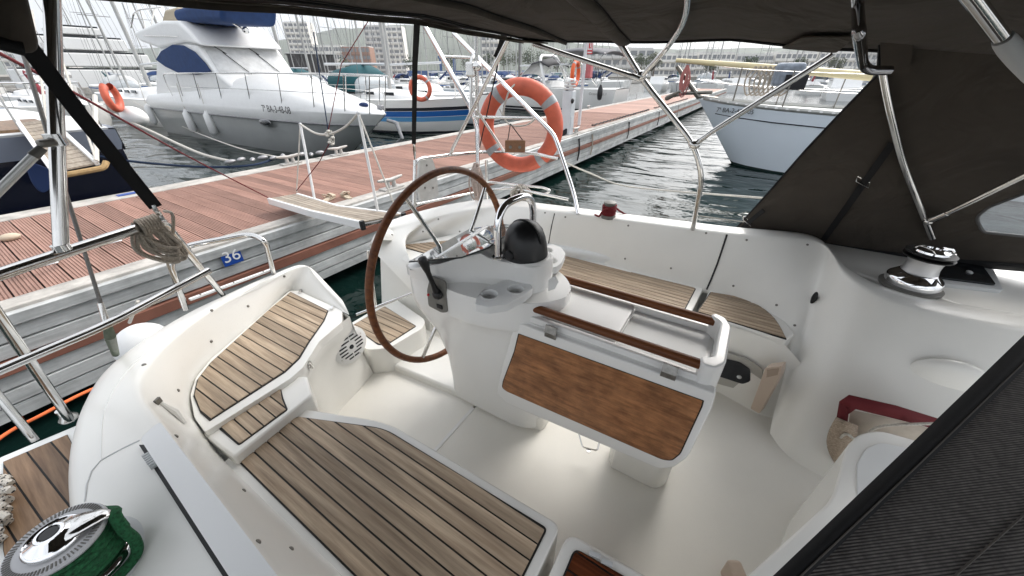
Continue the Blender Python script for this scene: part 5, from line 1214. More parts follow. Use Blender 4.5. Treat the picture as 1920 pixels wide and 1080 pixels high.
both(st, [(.20, .965), (.34, .95), (.40, .945), (.7, .88), (.86, .8)], fm, 'hull', grhull, L_)
both(st, [(0, 1.0), (.04, 1.015), (.165, .99), (.20, .97)], fm, 'gunwale', whitep, L_)
both(st, [(.855, .803), (1.0, .6)], fm, 'antifouling', antif, L_)
mb = MB()
for sg in (1, -1): mb.tube([fm(s+so*.195, sg*hb*.99, zs+(WL-.4-zs)*.195) for s, hb, zs, so in st], .022, 8)
mb.build('rubbing_strake', rustw, L_)
# foredeck and trunk
def trunk(tab, name, m, parent, fr, n=9):
    rows = []
    for s, hb, z0, h in tab: rows.append([fr(s, hb*math.sin(a), z0+h*max(0, math.cos(a))**.75) for a in [math.pi*(-.5+i/(n-1)) for i in range(n)]])
    return MB().loft(rows).build(name, m, parent, smooth=70)
trunk([(0.05, .02, 1.09, .02), (.5, .42, 1.11, .10), (1.3, .81, 1.13, .26), (2.6, 1.12, 1.16, .52), (4.4, 1.30, 1.19, .92), (5.4, 1.34, 1.19, 1.0), (9, 1.40, 1.19, .6), (13.5, 1.38, 1.19, .3)], 'foredeck', whitep, L_, fm, 13)
def sprof(pxs, xs, fr): # px on the near side plane -> (s, z)
    out = []
    for u, v in pxs:
        p = X(u, v, xs); out.append((p.y-9.25, p.z))
    return out
def slabx(prof, w0, w1, name, m, parent, bevel=0, fr=fm, smooth=40):
    mb = MB(); P = [fr(s, w0, z) for s, z in prof]; off = fr(0, w1, 0)-fr(0, w0, 0); mb.slab(P, off); return mb.build(name, m, parent, bevel=bevel, smooth=smooth)
# near side is w = +1.15 (toward us, smaller x); frame's t vector for d=+y is (-1,0,0)
cabp = sprof([(408, 141), (368, 84), (345, 80), (300, 84), (292, 110), (292, 185), (470, 190)], 6.66, fm)
slabx(cabp, 1.18, -1.55, 'cabin', whitep, L_, .08)
wsx = [fm(*q) for q in ()]
a0, a1 = sprof([(408, 141), (368, 84)], 6.66, fm)
nrm = V((0, -(a1[1]-a0[1]), (a1[0]-a0[0]))); nrm = V((0, -abs(nrm.y), abs(nrm.z))).normalized()
q = [fm(a0[0]+(a1[0]-a0[0])*t, w, a0[1]+(a1[1]-a0[1])*t) for t, w in ((.04, 1.08), (.96, 1.02), (.96, -1.40), (.04, -1.48))]
mb = MB(); mb.slab([p+nrm*.004 for p in q], nrm*.02); ws = mb.build('windscreen_cover', vinyl, L_, bevel=.008)
for w0 in (.35, -.75):
    b0 = fm(a0[0], w0-.25, a0[1])+nrm*.05; b1 = b0.lerp(fm(a1[0], w0+.35, a1[1]), .75)+nrm*.03
    mb = MB(); mb.tube([b0, b1], .012, 6); mb.tube([b1+V((.22, 0, -.12)), b1-V((.26, 0, -.2))], .014, 6); mb.build('wiper', blackp, L_)
wq = sprof([(294, 112), (304, 96), (325, 84), (345, 85), (366, 97), (385, 117), (397, 134), (370, 140), (335, 136), (312, 125)], 6.645, fm)
slabx(wq, 1.20, 1.235, 'window_cover', bluec, L_, .01)
# flybridge
fly = sprof([(246, 60), (262, 78), (300, 92), (345, 82), (376, 86), (352, 58), (330, 38), (300, 38)], 6.60, fm)
slabx(fly, 1.24, -1.55, 'flybridge', whitep, L_, .12)
fq_ = [fm(a1[0]+.05, w, a1[1]) for w in (1.2, -1.2)]+[fm(a1[0]+1.3, w, a1[1]+.62) for w in (-1.1, 1.1)]
cvx = sprof([(332, 42), (324, 18), (360, 8), (420, 6), (420, 42)], 6.9, fm)
slabx([(a, b) for a, b in cvx], 1.0, -.70, 'seat_cover', bluec, L_, .16)
cvx = sprof([(298, 42), (304, 18), (326, 12), (334, 42)], 6.9, fm)
slabx(cvx, .9, -1.1, 'seat_bolster', mat('tan cover', (.45, .38, .28), .7), L_, .1)
mb = MB(); r0 = [X(u, v, 6.75) for u, v in ((246, 52), (250, 26), (262, 18), (300, 14))]
mb.tube(fillet(r0, .2), .025, 8); mb.tube([X(262, 18, 6.75), X(272, 52, 6.75)], .02, 8); mb.tube([X(290, 15, 6.75), X(284, 45, 6.75)], .02, 8); mb.tube([X(270, 67, 6.52), X(334, 68, 6.52)], .015, 8); mb.build('flybridge_rail', steel, L_)
c = X(459, 57, 7.6); mb = MB(); mb.tube([c+V((-.35, .25, .28)), c], .03, 8); mb.lathe([(.0, -.02), (.09, 0), (.10, .08), (.06, .12), (0, .12)], c, Matrix.Rotation(math.pi/2, 3, 'X'), 16); mb.build('horn', steel, L_)
# rail round the bow
def sh_pt(s, k=.93, dz=0):
    for (a, hb, zs, so), (b, hb2, zs2, so2) in zip(st, st[1:]):
        if s <= b: t = (s-a)/(b-a); return ((hb+(hb2-hb)*t)*k, zs+(zs2-zs)*t+dz)
    return (st[-1][1]*k, st[-1][2]+dz)
for sg in (1, -1):
    top = [fm(max(s-.35, -.25) if s < 2 else s-.2, sg*max(sh_pt(s)[0], .10), sh_pt(s)[1]+.95) for s in (.05, .5, 1.2, 2.2, 3.5, 5, 7, 9, 10.6)]
    end = top[-1]; top = catmull(top, 4)+[end+V((0, .35, -.06)), end+V((0, .42, -.4)), end+V((0, .3, -.9))]
    MB().tube(top, .017, 8).build('bow_rail', steel, L_)
    MB().tube(catmull([fm(s-.12, sg*max(sh_pt(s)[0], .06), sh_pt(s)[1]+.50) for s in (.25, .5, 1.2, 2.2, 3.5, 5, 7, 9, 10.6)], 4), .009, 6).build('bow_rail_wire', steel, L_)
    for s in (.35, 1.0, 2.0, 3.3, 4.9, 6.7, 8.3, 9.8):
        w, z = sh_pt(s); MB().tube([fm(s, sg*w, z), fm(s-.28, sg*w, z+.95)], .014, 8).build('rail_stanchion', steel, L_)
mb = MB(); mb.tube([X(440, 153, 7.2), X(460, 153, 7.2), X(545, 170, 7.3), X(556, 178, 7.3)], .015, 8); mb.build('grab_rail', steel, L_)
c = fm(6.6, 0, 0)
def side_pt(u, v, off=.02):
    p = X(u, v, 7.84-1.33*.95-off); return p
mb = MB(); p = side_pt(497, 230, .12); mb.ell(p, (.06, .36, .11)); pr_o = mb.build('porthole', rustw, L_)
mb = MB(); mb.ell(side_pt(497, 230, .15), (.05, .30, .075)); mb.build('porthole_glass', glassd, L_)
q = [side_pt(u, v, .03) for u, v in ((292, 200), (322, 206), (329, 213), (328, 220), (300, 214), (292, 206))]
mb = MB(); mb.slab(fillet(q, .05, 3, True), (.03, 0, 0)); mb.build('side_vent', whitep, L_, bevel=.01)
p = side_pt(517, 205, .14); text('7ª BA-3-48-08', (7.84-1.33-.075, p.y, p.z-.01), .275, blackp, L_, (0, -1, 0), (0, 0, 1), 'registration_lettering', .002)
mb = MB(); p = fm(-.05, 0, .95); mb.tube([p, p+V((0, -.35, -.05)), p+V((0, -.5, -.45)), p+V((0, -.25, -.6))], [.05, .06, .05, .04], 8); mb.tube([p+V((-.22, -.2, -.66)), p+V((0, -.42, -.6)), p+V((.22, -.2, -.66))], [.02, .05, .02], 8); mb.build('anchor', rustw, L_)
mb = MB(); mb.ell(fm(.9, .0, 1.32), (.12, .16, .07)); mb.build('windlass', navyc, L_); mb = MB(); mb.box(fm(.5, -.28, 1.25), (.12, .2, .12)); mb.build('bow_cleat', rustw, L_, bevel=.02)
for u, v, h in ((356, 228, 0), (395, 232, 0), (283, 215, 0)):
    c = side_pt(u, v, .20); f = thing('fender', 'white cylindrical fender hung on the cruiser side, %s' % {356: 'left of the rearward pair amidships', 395: 'the one nearest the bow', 283: 'the one nearest the stern'}[u], 'fender', c, 'fenders along the motor cruiser')
    mb = MB(); mb.lathe([(0, -.42), (.05, -.40), (.13, -.30), (.14, 0), (.13, .30), (.06, .38), (.03, .44), (0, .44)], c, None, 14); mb.build('body', whitep, f)
    mb = MB(); mb.tube([c+V((0, 0, .43)), c+V((.12, .1, 1.3))], .012, 6); mb.build('lanyard', rope_w, f)
# mooring lines of the cruiser
line('mooring_line', 'white line from the cruiser bow down to the cleat on the far dock edge', [X(248, 190, 6.4), X(340, 236, 6.6), Y(430, 272, 9), Z(520, 294, DZ+.05)], .012, rope_w)
line('mooring_line', 'thick white spring line sagging from the navy boat to the chain on the dock edge', [Y(215, 215, 10.5), Y(280, 245, 9.6), Y(370, 286, 8.2), Y(430, 302, 7.2)], .024, rope_w)
line('mooring_line', 'dark blue line from the navy boat across the water to the dock cleat', [Y(180, 292, 9.0), Y(260, 304, 8.4), Y(380, 313, 7.6), Y(470, 310, 7.0), Z(520, 296, DZ+.06)], .02, rope_n)
mb = MB()
for k in range(10):
    p = Y(432, 303, 7.2).lerp(Z(600, 288, DZ+.06), k/9); mb.ell(p+V((0, 0, .02*(k % 2))), (.09, .04, .035), Matrix.Rotation(.5*(k % 3), 3, 'Z'), 10, 6)
tag(mb.build('mooring_chain', rustw), 'galvanised chain and thimbles lying along the far dock edge by the dark lines', 'chain')
# ---- navy yacht stern-to at the left
nb = thing('navy_yacht', 'dark navy yacht moored stern to the dock at the far left', 'sailboat', (.1, 14, WL))
fn = frame((.0, 9.0, 0), (0, 1, 0))
st_n = [(0, 1.95, 1.30, .0), (.5, 2.02, 1.3, 0), (3, 2.15, 1.25, 0), (7, 1.9, 1.3, 0), (10.5, .9, 1.5, 0), (12, .05, 1.6, 0)]
def nsec(k0, k1, m, name):
    mb = MB()
    def row(s, hb, zs, so):
        r = []
        for i in range(25):
            a = math.pi*i/24; cx, sx_ = math.cos(a), math.sin(a); x = hb*abs(cx)**.45*(1 if cx > 0 else -1); z = zs-(zs+.5)*sx_**.75*1.0
            r.append((x, z))
        return r
    rows = [[fn(s+so, x, min(z, zs*k1+(1-k1)*-.5) if False else z) for x, z in row(s, hb, zs, so)] for s, hb, zs, so in st_n]
    mb.loft(rows); mb.add(rows[0], [tuple(range(25))]); return mb.build(name, m, nb, smooth=45)
nsec(0, 1, navy, 'hull')
mb = MB(); rr_ = []
for s, hb, zs, so in st_n: rr_.append([fn(s, sg*hb*1.005, zs+dz) for sg, dz in ((1, -.30), (1.012, -.28), (1.012, .03), (1, .05), (-1, .05), (-1.012, .03), (-1.012, -.28), (-1, -.30))])
mb.loft(rr_); r0 = [fn(-.012, w, z) for w, z in ((1.93, 1.02), (1.97, 1.12), (1.97, 1.33), (-1.97, 1.33), (-1.97, 1.12), (-1.93, 1.02))]; mb.slab(r0, (0, .02, 0)); mb.build('sheer_band', mat('grey navy band', (.13, .15, .19), .35), nb)
mb = MB(); mb.prism([(p.x, p.y) for p in [fn(s, w, 0) for s, w in ((.02, 1.9), (3, 2.1), (7, 1.85), (10.5, .85), (10.5, -.85), (7, -1.85), (3, -2.1), (.02, -1.9))]], 1.25, 1.36); mb.build('deck', geld, nb)
trunk([(2.6, 1.2, 1.34, .1), (3.0, 1.3, 1.34, .5), (6.5, 1.2, 1.34, .45), (9, .6, 1.36, .1)], 'cabin_trunk', whitep, nb, fn)
mb = MB(); mb.prism([(p.x, p.y) for p in [fn(s, w, 0) for s, w in ((.3, 1.4), (2.4, 1.5), (2.4, -1.5), (.3, -1.4))]], 1.36, 1.40); mb.build('cockpit_boards', teakd, nb)
mb = MB()
for w in (1.85, 1.0, -1.0, -1.85): mb.tube([fn(.1, w, 1.34), fn(.1, w, 2.0)], .014, 6)
mb.tube([fn(2.4, 1.9, 2.0), fn(.1, 1.85, 2.0), fn(.1, -1.85, 2.0), fn(2.4, -1.9, 2.0)], .014, 6); mb.tube([fn(2.4, 1.9, 1.7), fn(.1, 1.85, 1.7), fn(.1, .6, 1.7)], .010, 6); mb.build('pushpit', steel, nb, kind=None)
mb = MB(); mb.tube([fn(5, 0, 1.6), fn(5, 0, 15)], .09, 10); mb.build('mast', alum, nb)
mb = MB(); mb.tube([fn(4.9, 0, 2.9), fn(.8, 0, 2.8)], .06, 10); mb.build('boom', alum, nb)
mb = MB(); mb.loft([[fn(4.8-s_, .20*math.cos(a)*k, 3.02+.24*math.sin(a)*k) for a in [2*math.pi*i/10 for i in range(11)]] for s_, k in ((0, .7), (.3, 1), (2, .9), (3.6, .7), (3.9, .3))]); mb.build('boom_cover', mat('brown boom cover', (.12, .07, .05), .8), nb)
mb = MB(); mb.tube([fn(.15, -1.72, 1.36), fn(.15, -1.72, 2.5)], .03, 8); mb.tube([fn(.1, -1.82, 2.1), fn(.1, -1.62, 2.1)], .04, 8); mb.build('davit', whitep, nb)
gq_ = [Y(34, 229, 9.2), Y(90, 222, 9.2), Y(182, 306, 7.35), Y(100, 322, 7.35)]
ng = thing('gangway', 'grey slatted gangway with white edges hanging off the navy yacht stern', 'gangway', gq_[2])
for a, b in ((gq_[0], gq_[3]), (gq_[1], gq_[2])): MB().bar(a, b, .05, .07).build('side_beam', whitep, ng, bevel=.008)
for k in range(13):
    t0, t1 = .02+k*.0755, .02+k*.0755+.066
    MB().slab([gq_[0].lerp(gq_[3], t0), gq_[1].lerp(gq_[2], t0), gq_[1].lerp(gq_[2], t1), gq_[0].lerp(gq_[3], t1)], (0, 0, -.02)).build('slat', greyt, ng, smooth=0)
mb = MB(); e = [gq_[3]+V((-.05, -.02, -.06)), gq_[2]+V((.03, -.06, -.06)), gq_[2]+V((.09, 0, .0))]; mb.tube(fillet(e, .08), .035, 8); mb.build('rope_fender', mat('tan rope fender', (.42, .28, .13), .85, noise=.3, nscale=30), ng)
mb = MB(); mb.tube([gq_[2], Y(88, 30, 9.3)], .013, 6); mb.tube([gq_[3], Y(60, 20, 9.3)], .013, 6); mb.tube([gq_[2]+V((0, 0, .02)), Y(178, 180, 9.0)], .03, 8); mb.build('gangway_lift', rope_w, ng)
q = [Y(u, v, 8.5) for u, v in ((46, 300), (98, 318), (100, 350), (80, 366), (62, 345))]
mb = MB(); mb.slab(fillet(q, .08, 3, True), (0, .12, 0)); tag(mb.build('blue_cover', navyc, None, bevel=.04), 'blue canvas cover hanging under the gangway of the navy yacht', 'cover')
c = Y(252, 218, 10.2); f = thing('fender_ball', 'big white oval fender between the navy yacht and the cruiser', 'fender', c); MB().ell(c, (.20, .27, .17), Matrix.Rotation(.5, 3, 'Y'), 20, 14).build('ball', whitep, f)
c = Y(210, 182, 10.0); lbz = thing('horseshoe_buoy', 'orange red horseshoe buoy in its holder on the navy yacht rail', 'lifebuoy', c)
ring(MB(), c, (.8, -.6, 0), .19, .065, 24, .5, 2*math.pi-.5).build('buoy', orange, lbz)
# ---- sloop with blue stripes, bow to the dock
mastm = mat('mast metal', (.40, .40, .39), .45, .2, noise=.2, nscale=1)
mastd = mat('dark mast', (.16, .155, .15), .5, .1)
rigm = mat('rigging wire', (.13, .13, .13), .5)
def sloop(name, label, o, d, Ln, hb, fb, m, mastx=.45, mh=14, stripe=None, cover=None, dodger=None, group=None, detail=True, rake=1.3):
    t = thing(name, label, 'sailboat', (o[0], o[1], WL), group); fr = frame(o, d)
    st = [(0, .03, fb*1.12, rake), (.06*Ln, hb*.32, fb*1.09, rake*.8), (.16*Ln, hb*.62, fb*1.04, rake*.5), (.32*Ln, hb*.9, fb, .2), (.55*Ln, hb, fb*.97, 0), (.8*Ln, hb*.92, fb*.97, 0), (Ln, hb*.72, fb, -.3)]
    lev = [(0, 1), (.5, .97), (.75, .86), (1, .55)]
    def wl_(t_):
        for (a_, wa), (b_, wb_) in zip(lev, lev[1:]):
            if t_ <= b_: return wa+(wb_-wa)*(t_-a_)/(b_-a_)
    cuts = sorted({0, .5, .75, 1}|{q_ for s_ in (stripe or []) for q_ in s_[:2]})
    both(st, [(q_, wl_(q_)) for q_ in cuts], fr, 'hull', m, t)
    both(st, [(.70, .893), (.72, .892), (.76, .872)], fr, 'boot_stripe', antif, t)
    if stripe:
        for (a, b, mm) in stripe: both(st, [(a, wl_(a)+.008), (b, wl_(b)+.008)], fr, 'hull_stripe', mm, t)
    rows = [[fr(s, hb_*w, zs+.015+.05*(1-w*w)) for w in (-1, -.5, 0, .5, 1)] for s, hb_, zs, so in st]
    MB().loft(rows).build('deck', geld, t, smooth=60)
    tr = trunk([(.20*Ln, hb*.25, fb, .06), (.27*Ln, hb*.5, fb, .30), (.45*Ln, hb*.66, fb, .42), (.62*Ln, hb*.66, fb, .46), (.63*Ln, hb*.62, fb, .05)], 'cabin_trunk', whitep, t, fr, 9)
    for sg in (1, -1):
        for k in range(3): MB().box(fr((.33+.10*k)*Ln, sg*hb*(.615+.02*k), fb+.24), (.05, .55, .13), R=Matrix.Rotation(math.atan2(-V(d).x, V(d).y), 3, 'Z')).build('window', glassd, t, bevel=.02)
    ms = fr(mastx*Ln*.9, 0, 0); MB().tube([ms+V((0, 0, fb)), ms+V((0, 0, mh))], [.085, .075], 10).build('mast', mastd if len(name) % 2 and mh in (17, 12.5) else mastm, t)
    bz = fb+1.35; b1 = fr(mastx*Ln*.9+.36*Ln, 0, bz+.05)
    MB().tube([ms+V((0, 0, bz)), b1], .055, 8).build('boom', alum, t)
    if cover: MB().loft([[ms.lerp(b1, q_)+V((.17*math.cos(a)*k, .0, .12+.2*math.sin(a)*k)) if abs(V(d).x) < .5 else ms.lerp(b1, q_)+V((0, .17*math.cos(a)*k, .12+.2*math.sin(a)*k)) for a in [2*math.pi*i/10 for i in range(11)]] for q_, k in ((0, .8), (.1, 1.1), (.6, .8), (.95, .55), (1, .2))]).build('boom_cover', cover, t)
    mb = MB()
    for e in (fr(.01*Ln, 0, fb*1.1), fr(.99*Ln, 0, fb)): mb.tube([ms+V((0, 0, mh)), e], .012, 5)
    for sg in (1, -1): mb.tube([ms+V((0, 0, mh*.97)), fr(mastx*Ln*.9+.1, sg*hb*.62, mh*.5), fr(mastx*Ln*.9+.2, sg*hb*.93, fb)], .010, 5)
    mb.tube([fr(mastx*Ln*.9+.1, hb*.62, mh*.5), fr(mastx*Ln*.9+.1, -hb*.62, mh*.5)], .022, 6); mb.build('rigging', rigm, t, kind='stuff')
    if detail:
        for sg in (1, -1):
            pts = [fr(s, sg*hb_*.97, zs+.6) for s, hb_, zs, so in st]; pts[0] = fr(-.15, sg*.12, st[0][2]+.62)
            MB().tube(catmull(pts, 3), .010, 6).build('lifeline', steel, t)
            for s, hb_, zs, so in st[1:]: MB().tube([fr(s, sg*hb_*.97, zs), fr(s, sg*hb_*.97, zs+.6)], .012, 6).build('stanchion', steel, t)
        mb = MB(); mb.tube(fillet([fr(.07*Ln, hb*.33, fb*1.08), fr(.0, .25, fb*1.1+.64), fr(-.25, 0, fb*1.1+.66), fr(.0, -.25, fb*1.1+.64), fr(.07*Ln, -hb*.33, fb*1.08)], .15), .016, 8); mb.build('pulpit', steel, t)
    if dodger:
        rows = []
        for s_, k, zz in ((.47, .80, .0), (.48, .90, .30), (.49, .97, .55), (.55, 1, .95), (.64, 1, .80)):
            rows.append([fr(s_*Ln, hb*.72*math.cos(a)*k*1.02, fb+.3+(zz+.12)*math.sin(a)**.5) for a in [math.pi*i/12 for i in range(13)]])
        MB().loft(rows[2:]).build('dodger_canvas', dodger, t, solid=.01); MB().loft(rows[:3]).build('dodger_window', vinyl2, t, solid=.006)
    return t, fr
bs, fbs = sloop('striped_sloop', 'white sloop with three blue hull stripes and a lifebuoy on its rail', (13.3, 10.0, 0), (-.06, 1, 0), 11.5, 1.75, 1.15, gelw, .46, 14.5, [(.16, .23, antif), (.24, .36, bstripe), (.37, .47, bstripe2)], None, tealc, rake=1.4)
c = Y(788, 166, 11.3); lz = thing('lifebuoy', 'small coral lifebuoy on the striped sloop beyond the black strap', 'lifebuoy', c); lifebuoy(c, (-.9, -.45, 0), .46, lz)
# white sail yacht beyond with grey bimini and black fenders, stern to the dock
oc, foc = sloop('grey_canopy_yacht', 'white yacht with grey canopy, two black fenders and long dark window, stern to dock', (26.2, 20.5, 0), (0.0, -1, 0), 12.6, 2.05, 1.30, gelw, .42, 17, [(.60, .66, antif)], None, None, rake=.5)
mb = MB(); 
mb.box((24.9, 15.2, 1.78), (.5, 2.6, .28)); mb.build('long_window', glassd, oc, bevel=.06)
cz = 3.25
rows = []
for y_, zz in ((8.6, -.15), (9.2, .0), (10.4, .1), (11.6, .05), (12.2, -.2)): rows.append([V((26.2+2.0*math.sin(a), y_, cz+zz+.25*math.cos(a))) for a in [math.pi*(-.5+i/10) for i in range(11)]])
MB().loft(rows).build('canopy', mat('grey canopy', (.16, .16, .17), .8), oc, solid=.01)
rows = []
for y_, zz in ((12.5, -.25), (13.2, .05), (13.9, -.1), (14.8, -.85)): rows.append([V((26.2+1.6*math.sin(a), y_, 2.75+zz*(1)+.25*math.cos(a))) for a in [math.pi*(-.5+i/10) for i in range(11)]])
MB().loft(rows[:3]).build('sprayhood', mat('dark grey hood', (.04, .04, .045), .8), oc, solid=.01); MB().loft(rows[2:]).build('hood_window', vinyl, oc, solid=.01)
mb = MB()
for y_ in (8.7, 10.4, 12.1):
    for sx_ in (-1, 1): mb.tube([V((26.2+sx_*1.7, 10.4, 1.4)), V((26.2+sx_*1.95, y_, cz-.05))], .02, 6)
mb.build('canopy_frame', steel, oc)
arch = []
mb = MB(); mb.tube(fillet([V((24.3, 12.6, 1.4)), V((24.9, 13.4, 3.2)), V((27.5, 13.4, 3.2)), V((28.1, 12.6, 1.4))], .5), .10, 8); mb.build('mainsheet_arch', whitep, oc)
mb = MB()
for sx_ in (-.7, .7):
    ring(mb, (26.2+sx_, 9.6, 2.15), (0, 1, .15), .42, .018, 28)
    for k in range(3): a = math.pi*k/3; mb.tube([(26.2+sx_-.4*math.cos(a), 9.6, 2.15-.4*math.sin(a)), (26.2+sx_+.4*math.cos(a), 9.6, 2.15+.4*math.sin(a))], .012, 5)
mb.build('twin_wheels', blackp, oc)
q = Y(1152, 169, 8.4); text('Oceanis   51.1', (24.33, q.y+.5, 1.06), .20, greyp, oc, (0, -1, 0), (0, 0, 1), 'name_lettering', .002)
for u, v, lb_ in ((1065, 172, 'black fender on the grey canopy yacht, nearer its windows'), (1125, 174, 'black fender on the grey canopy yacht, nearer its stern')):
    c = X(u, v, 24.0); f = thing('fender', lb_, 'fender', c, 'black fenders on the grey canopy yacht'); MB().lathe([(0, -.42), (.12, -.36), (.17, -.1), (.15, .2), (.06, .42), (0, .45)], c, None, 14).build('body', blackp, f); MB().tube([c+V((0, 0, .44)), c+V((.1, 0, .95))], .012, 5).build('lanyard', rope_k, f)
# ---- pale blue white ketch on our right, bow to the dock
kb = thing('white_ketch', 'white ketch bow with perforated toe rail, dark stripe and cream spar, right of the dock', 'sailboat', (12.9, -3, WL))
fk = frame((12.72, 1.62, 0), (.05, -1, 0))
stk_ = [(0, .04, 1.52, 1.62), (.35, .30, 1.47, 1.3), (.9, .62, 1.41, 1.0), (1.8, .98, 1.35, .62), (3.2, 1.34, 1.29, .25), (5.5, 1.68, 1.24, 0), (9, 1.8, 1.22, 0), (13, 1.4, 1.3, 0)]
both(stk_, [(0, 1), (.3, .965), (.6, .90), (.765, .852)], fk, 'hull', blhull, kb)
both(stk_, [(.765, .852), (.855, .82), (1, .7)], fk, 'antifouling', mat('dark green bottom', (.006, .02, .018), .4), kb)
mb = MB()
for sg in (1, -1): mb.tube([fk(s+so*.155, sg*hb_*.988, zs+(WL-.35-zs)*.155) for s, hb_, zs, so in stk_[1:]], .014, 6)
mb.build('hull_stripe', antif, kb)
rows = [[fk(s, hb_*w, zs-.02+.06*(1-w*w)) for w in (-1, -.5, 0, .5, 1)] for s, hb_, zs, so in stk_]
MB().loft(rows).build('deck', geld, kb, smooth=60)
trunk([(4.2, .5, 1.26, .05), (4.6, .9, 1.26, .42), (9.5, 1.1, 1.24, .5), (9.6, 1.0, 1.24, .05)], 'cabin_trunk', blhull, kb, fk)
def ket(s):
    for (a, hb_, zs, so), (b, hb2, zs2, so2) in zip(stk_, stk_[1:]):
        if s <= b: t = (s-a)/(b-a); return hb_+(hb2-hb_)*t, zs+(zs2-zs)*t
tr_m = mat('alloy toe rail', (.42, .42, .40), .45, .5)
for sg in (1, -1):
    P = [fk(s, sg*(ket(s)[0]-.005), ket(s)[1]) for s in [.15+.22*i for i in range(50)]]
    MB().loft([[p+V((0, 0, -.01)) for p in P], [p+V((0, 0, .085)) for p in P]]).build('toe_rail', tr_m, kb, solid=.012)
    if sg < 0:
        pass
    n0 = 0
    mb = MB(); mh_ = MB()
    for i in range(44):
        s = .35+.22*i; w, z = ket(s); p = fk(s, sg*(w+.004), z+.042); tdir = (fk(s+.1, sg*ket(s+.1)[0], 0)-fk(s-.1, sg*ket(s-.1)[0], 0)).normalized(); nn_ = V((tdir.y, -tdir.x, 0)); 
        R = Matrix((tdir, V((0, 0, 1)), tdir.cross(V((0, 0, 1))))).transposed()
        mh_.ell(p, (.045, .022, .006), R, 10, 6)
    mh_.build('rail_slots', whitep, kb, kind='stuff')
for s in (.9, 2.0, 3.4, 5.0):
    for sg in (1, -1):
        w, z = ket(s); MB().tube([fk(s, sg*w*.97, z), fk(s, sg*w*.97, z+.85)], .016, 6).build('stanchion', rustw_d, kb)
for sg in (1, -1):
    for h in (.45, .82): MB().tube(catmull([fk(s, sg*max(ket(max(s, .05))[0]*.97, .1), ket(max(s, .05))[1]+h) for s in (.1, .9, 2, 3.4, 5, 8)], 3), .008, 5).build('lifeline', steel, kb)
sp0, sp1 = X(1268, 113, 12.6), X(1930, 167, 12.4)
MB().tube([sp0, sp0.lerp(sp1, .05), sp0.lerp(sp1, .3), sp1, sp1+(sp1-sp0)*.4], [.05, .06, .085, .12, .12], 12).build('cream_spar', yel, kb)
MB().tube([fk(-.75, 0, 2.3), fk(.0, 0, 1.55), fk(.5, 0, 1.5)], [.05, .07, .06], 8).build('bow_roller', rustw_d, kb)
mb = MB(); p = X(1278, 176, 12.7); mb.tube([p+V((0, -.8, .06)), p+V((0, -.1, .02)), p+V((0, .35, -.10))], [.05, .05, .03], 8); mb.tube([p+V((-.28, .0, .08)), p+V((0, .38, -.12)), p+V((.28, .0, .08))], [.03, .07, .03], 8); mb.build('anchor', rustw_d, kb)
q0 = X(1370, 192, 11.9); s_m = 1.62-q0.y
pA, pB = fk(.62, -ket(.62)[0], 0), fk(1.35, -ket(1.35)[0], 0)
sgn = -1 if pA.x < 12.72 else 1
pA, pB = fk(.55, sgn*ket(.55)[0]*.985, 0), fk(1.5, sgn*ket(1.5)[0]*.985, 0)
dd = (pB-pA).normalized(); nn_ = V((dd.y, -dd.x, 0)); nn_ = nn_ if nn_.x < 0 else -nn_
q0 = pA.lerp(pB, .5)
text('7ª BA-2-471-05', (q0.x+nn_.x*.05, q0.y+nn_.y*.05, 1.27), .155, blackp, kb, dd, (0, 0, 1), 'registration_lettering', .002)
bundle('pink_rope', 'pink rope hank hanging from the cream spar at the ketch bow', X(1290, 122, 12.6), .22, .75, .016, rope_p, 10, 5, (0, 1, 0))
q = X(1478, 140, 12.2); bgx = MB(); bgx.box(q, (.3, .62, .5), .2); tag(bgx.build('grey_bag', mat('grey bag', (.30, .34, .40), .6, noise=.5, nscale=6), None, bevel=.09), 'grey and black bag bundled on the ketch rail under the cream spar', 'bag')
MB().box(q+V((.0, -.16, -.16)), (.34, .46, .32), .2).build('black_flap', rope_k, bpy.data.objects['grey_bag'])
mb = MB()
rr = random.Random(12)
for k in range(8):
    c = X(1410+k*9, 150, 12.3); mb.tube(catmull([c+V((0, 0, .3)), c+V((0, .15, 0)), c+V((.05, .02, -.35)), c+V((0, -.2, -.05)), c+V((.02, 0, .3))], 5), .02, 6)
tag(mb.build('hung_line', rope_b), 'cream rope loops hanging over the ketch rail left of the grey bag', 'rope coil')
# dark chafe ropes lying on the near dock edge
for i, (u0, v0, u1, v1, lb_) in enumerate(((1158, 240, 1235, 207, 'dark springy chafe line along the near dock edge before the white ketch'), (1240, 204, 1310, 186, 'dark line along the near dock edge ending at the ketch bow'))):
    a, b = Z(u0, v0, DZ+.06), Z(u1, v1, DZ+.06); a.y = b.y = DN-.06
    P = [];
    for k in range(61): t = k/60; P.append(a.lerp(b, t)+V((0, .03*math.sin(k*2.1), .03*abs(math.cos(k*2.1)))))
    tag(MB().tube(P, .022, 6).build('chafe_line', rope_k), lb_, 'rope')
mb = MB()
for k in range(4):
    c = Z(1052, 250, DZ+.03); mb.tube([c+V((.3*math.cos(a)*(1-.1*k), .17*math.sin(a), .03*k+.03*math.sin(3*a))) for a in [2*math.pi*i/20 for i in range(20)]], .025, 6)
tag(mb.build('hose_coil', rope_k), 'black hose coil on the dock beside the pedestal and cleat', 'hose')
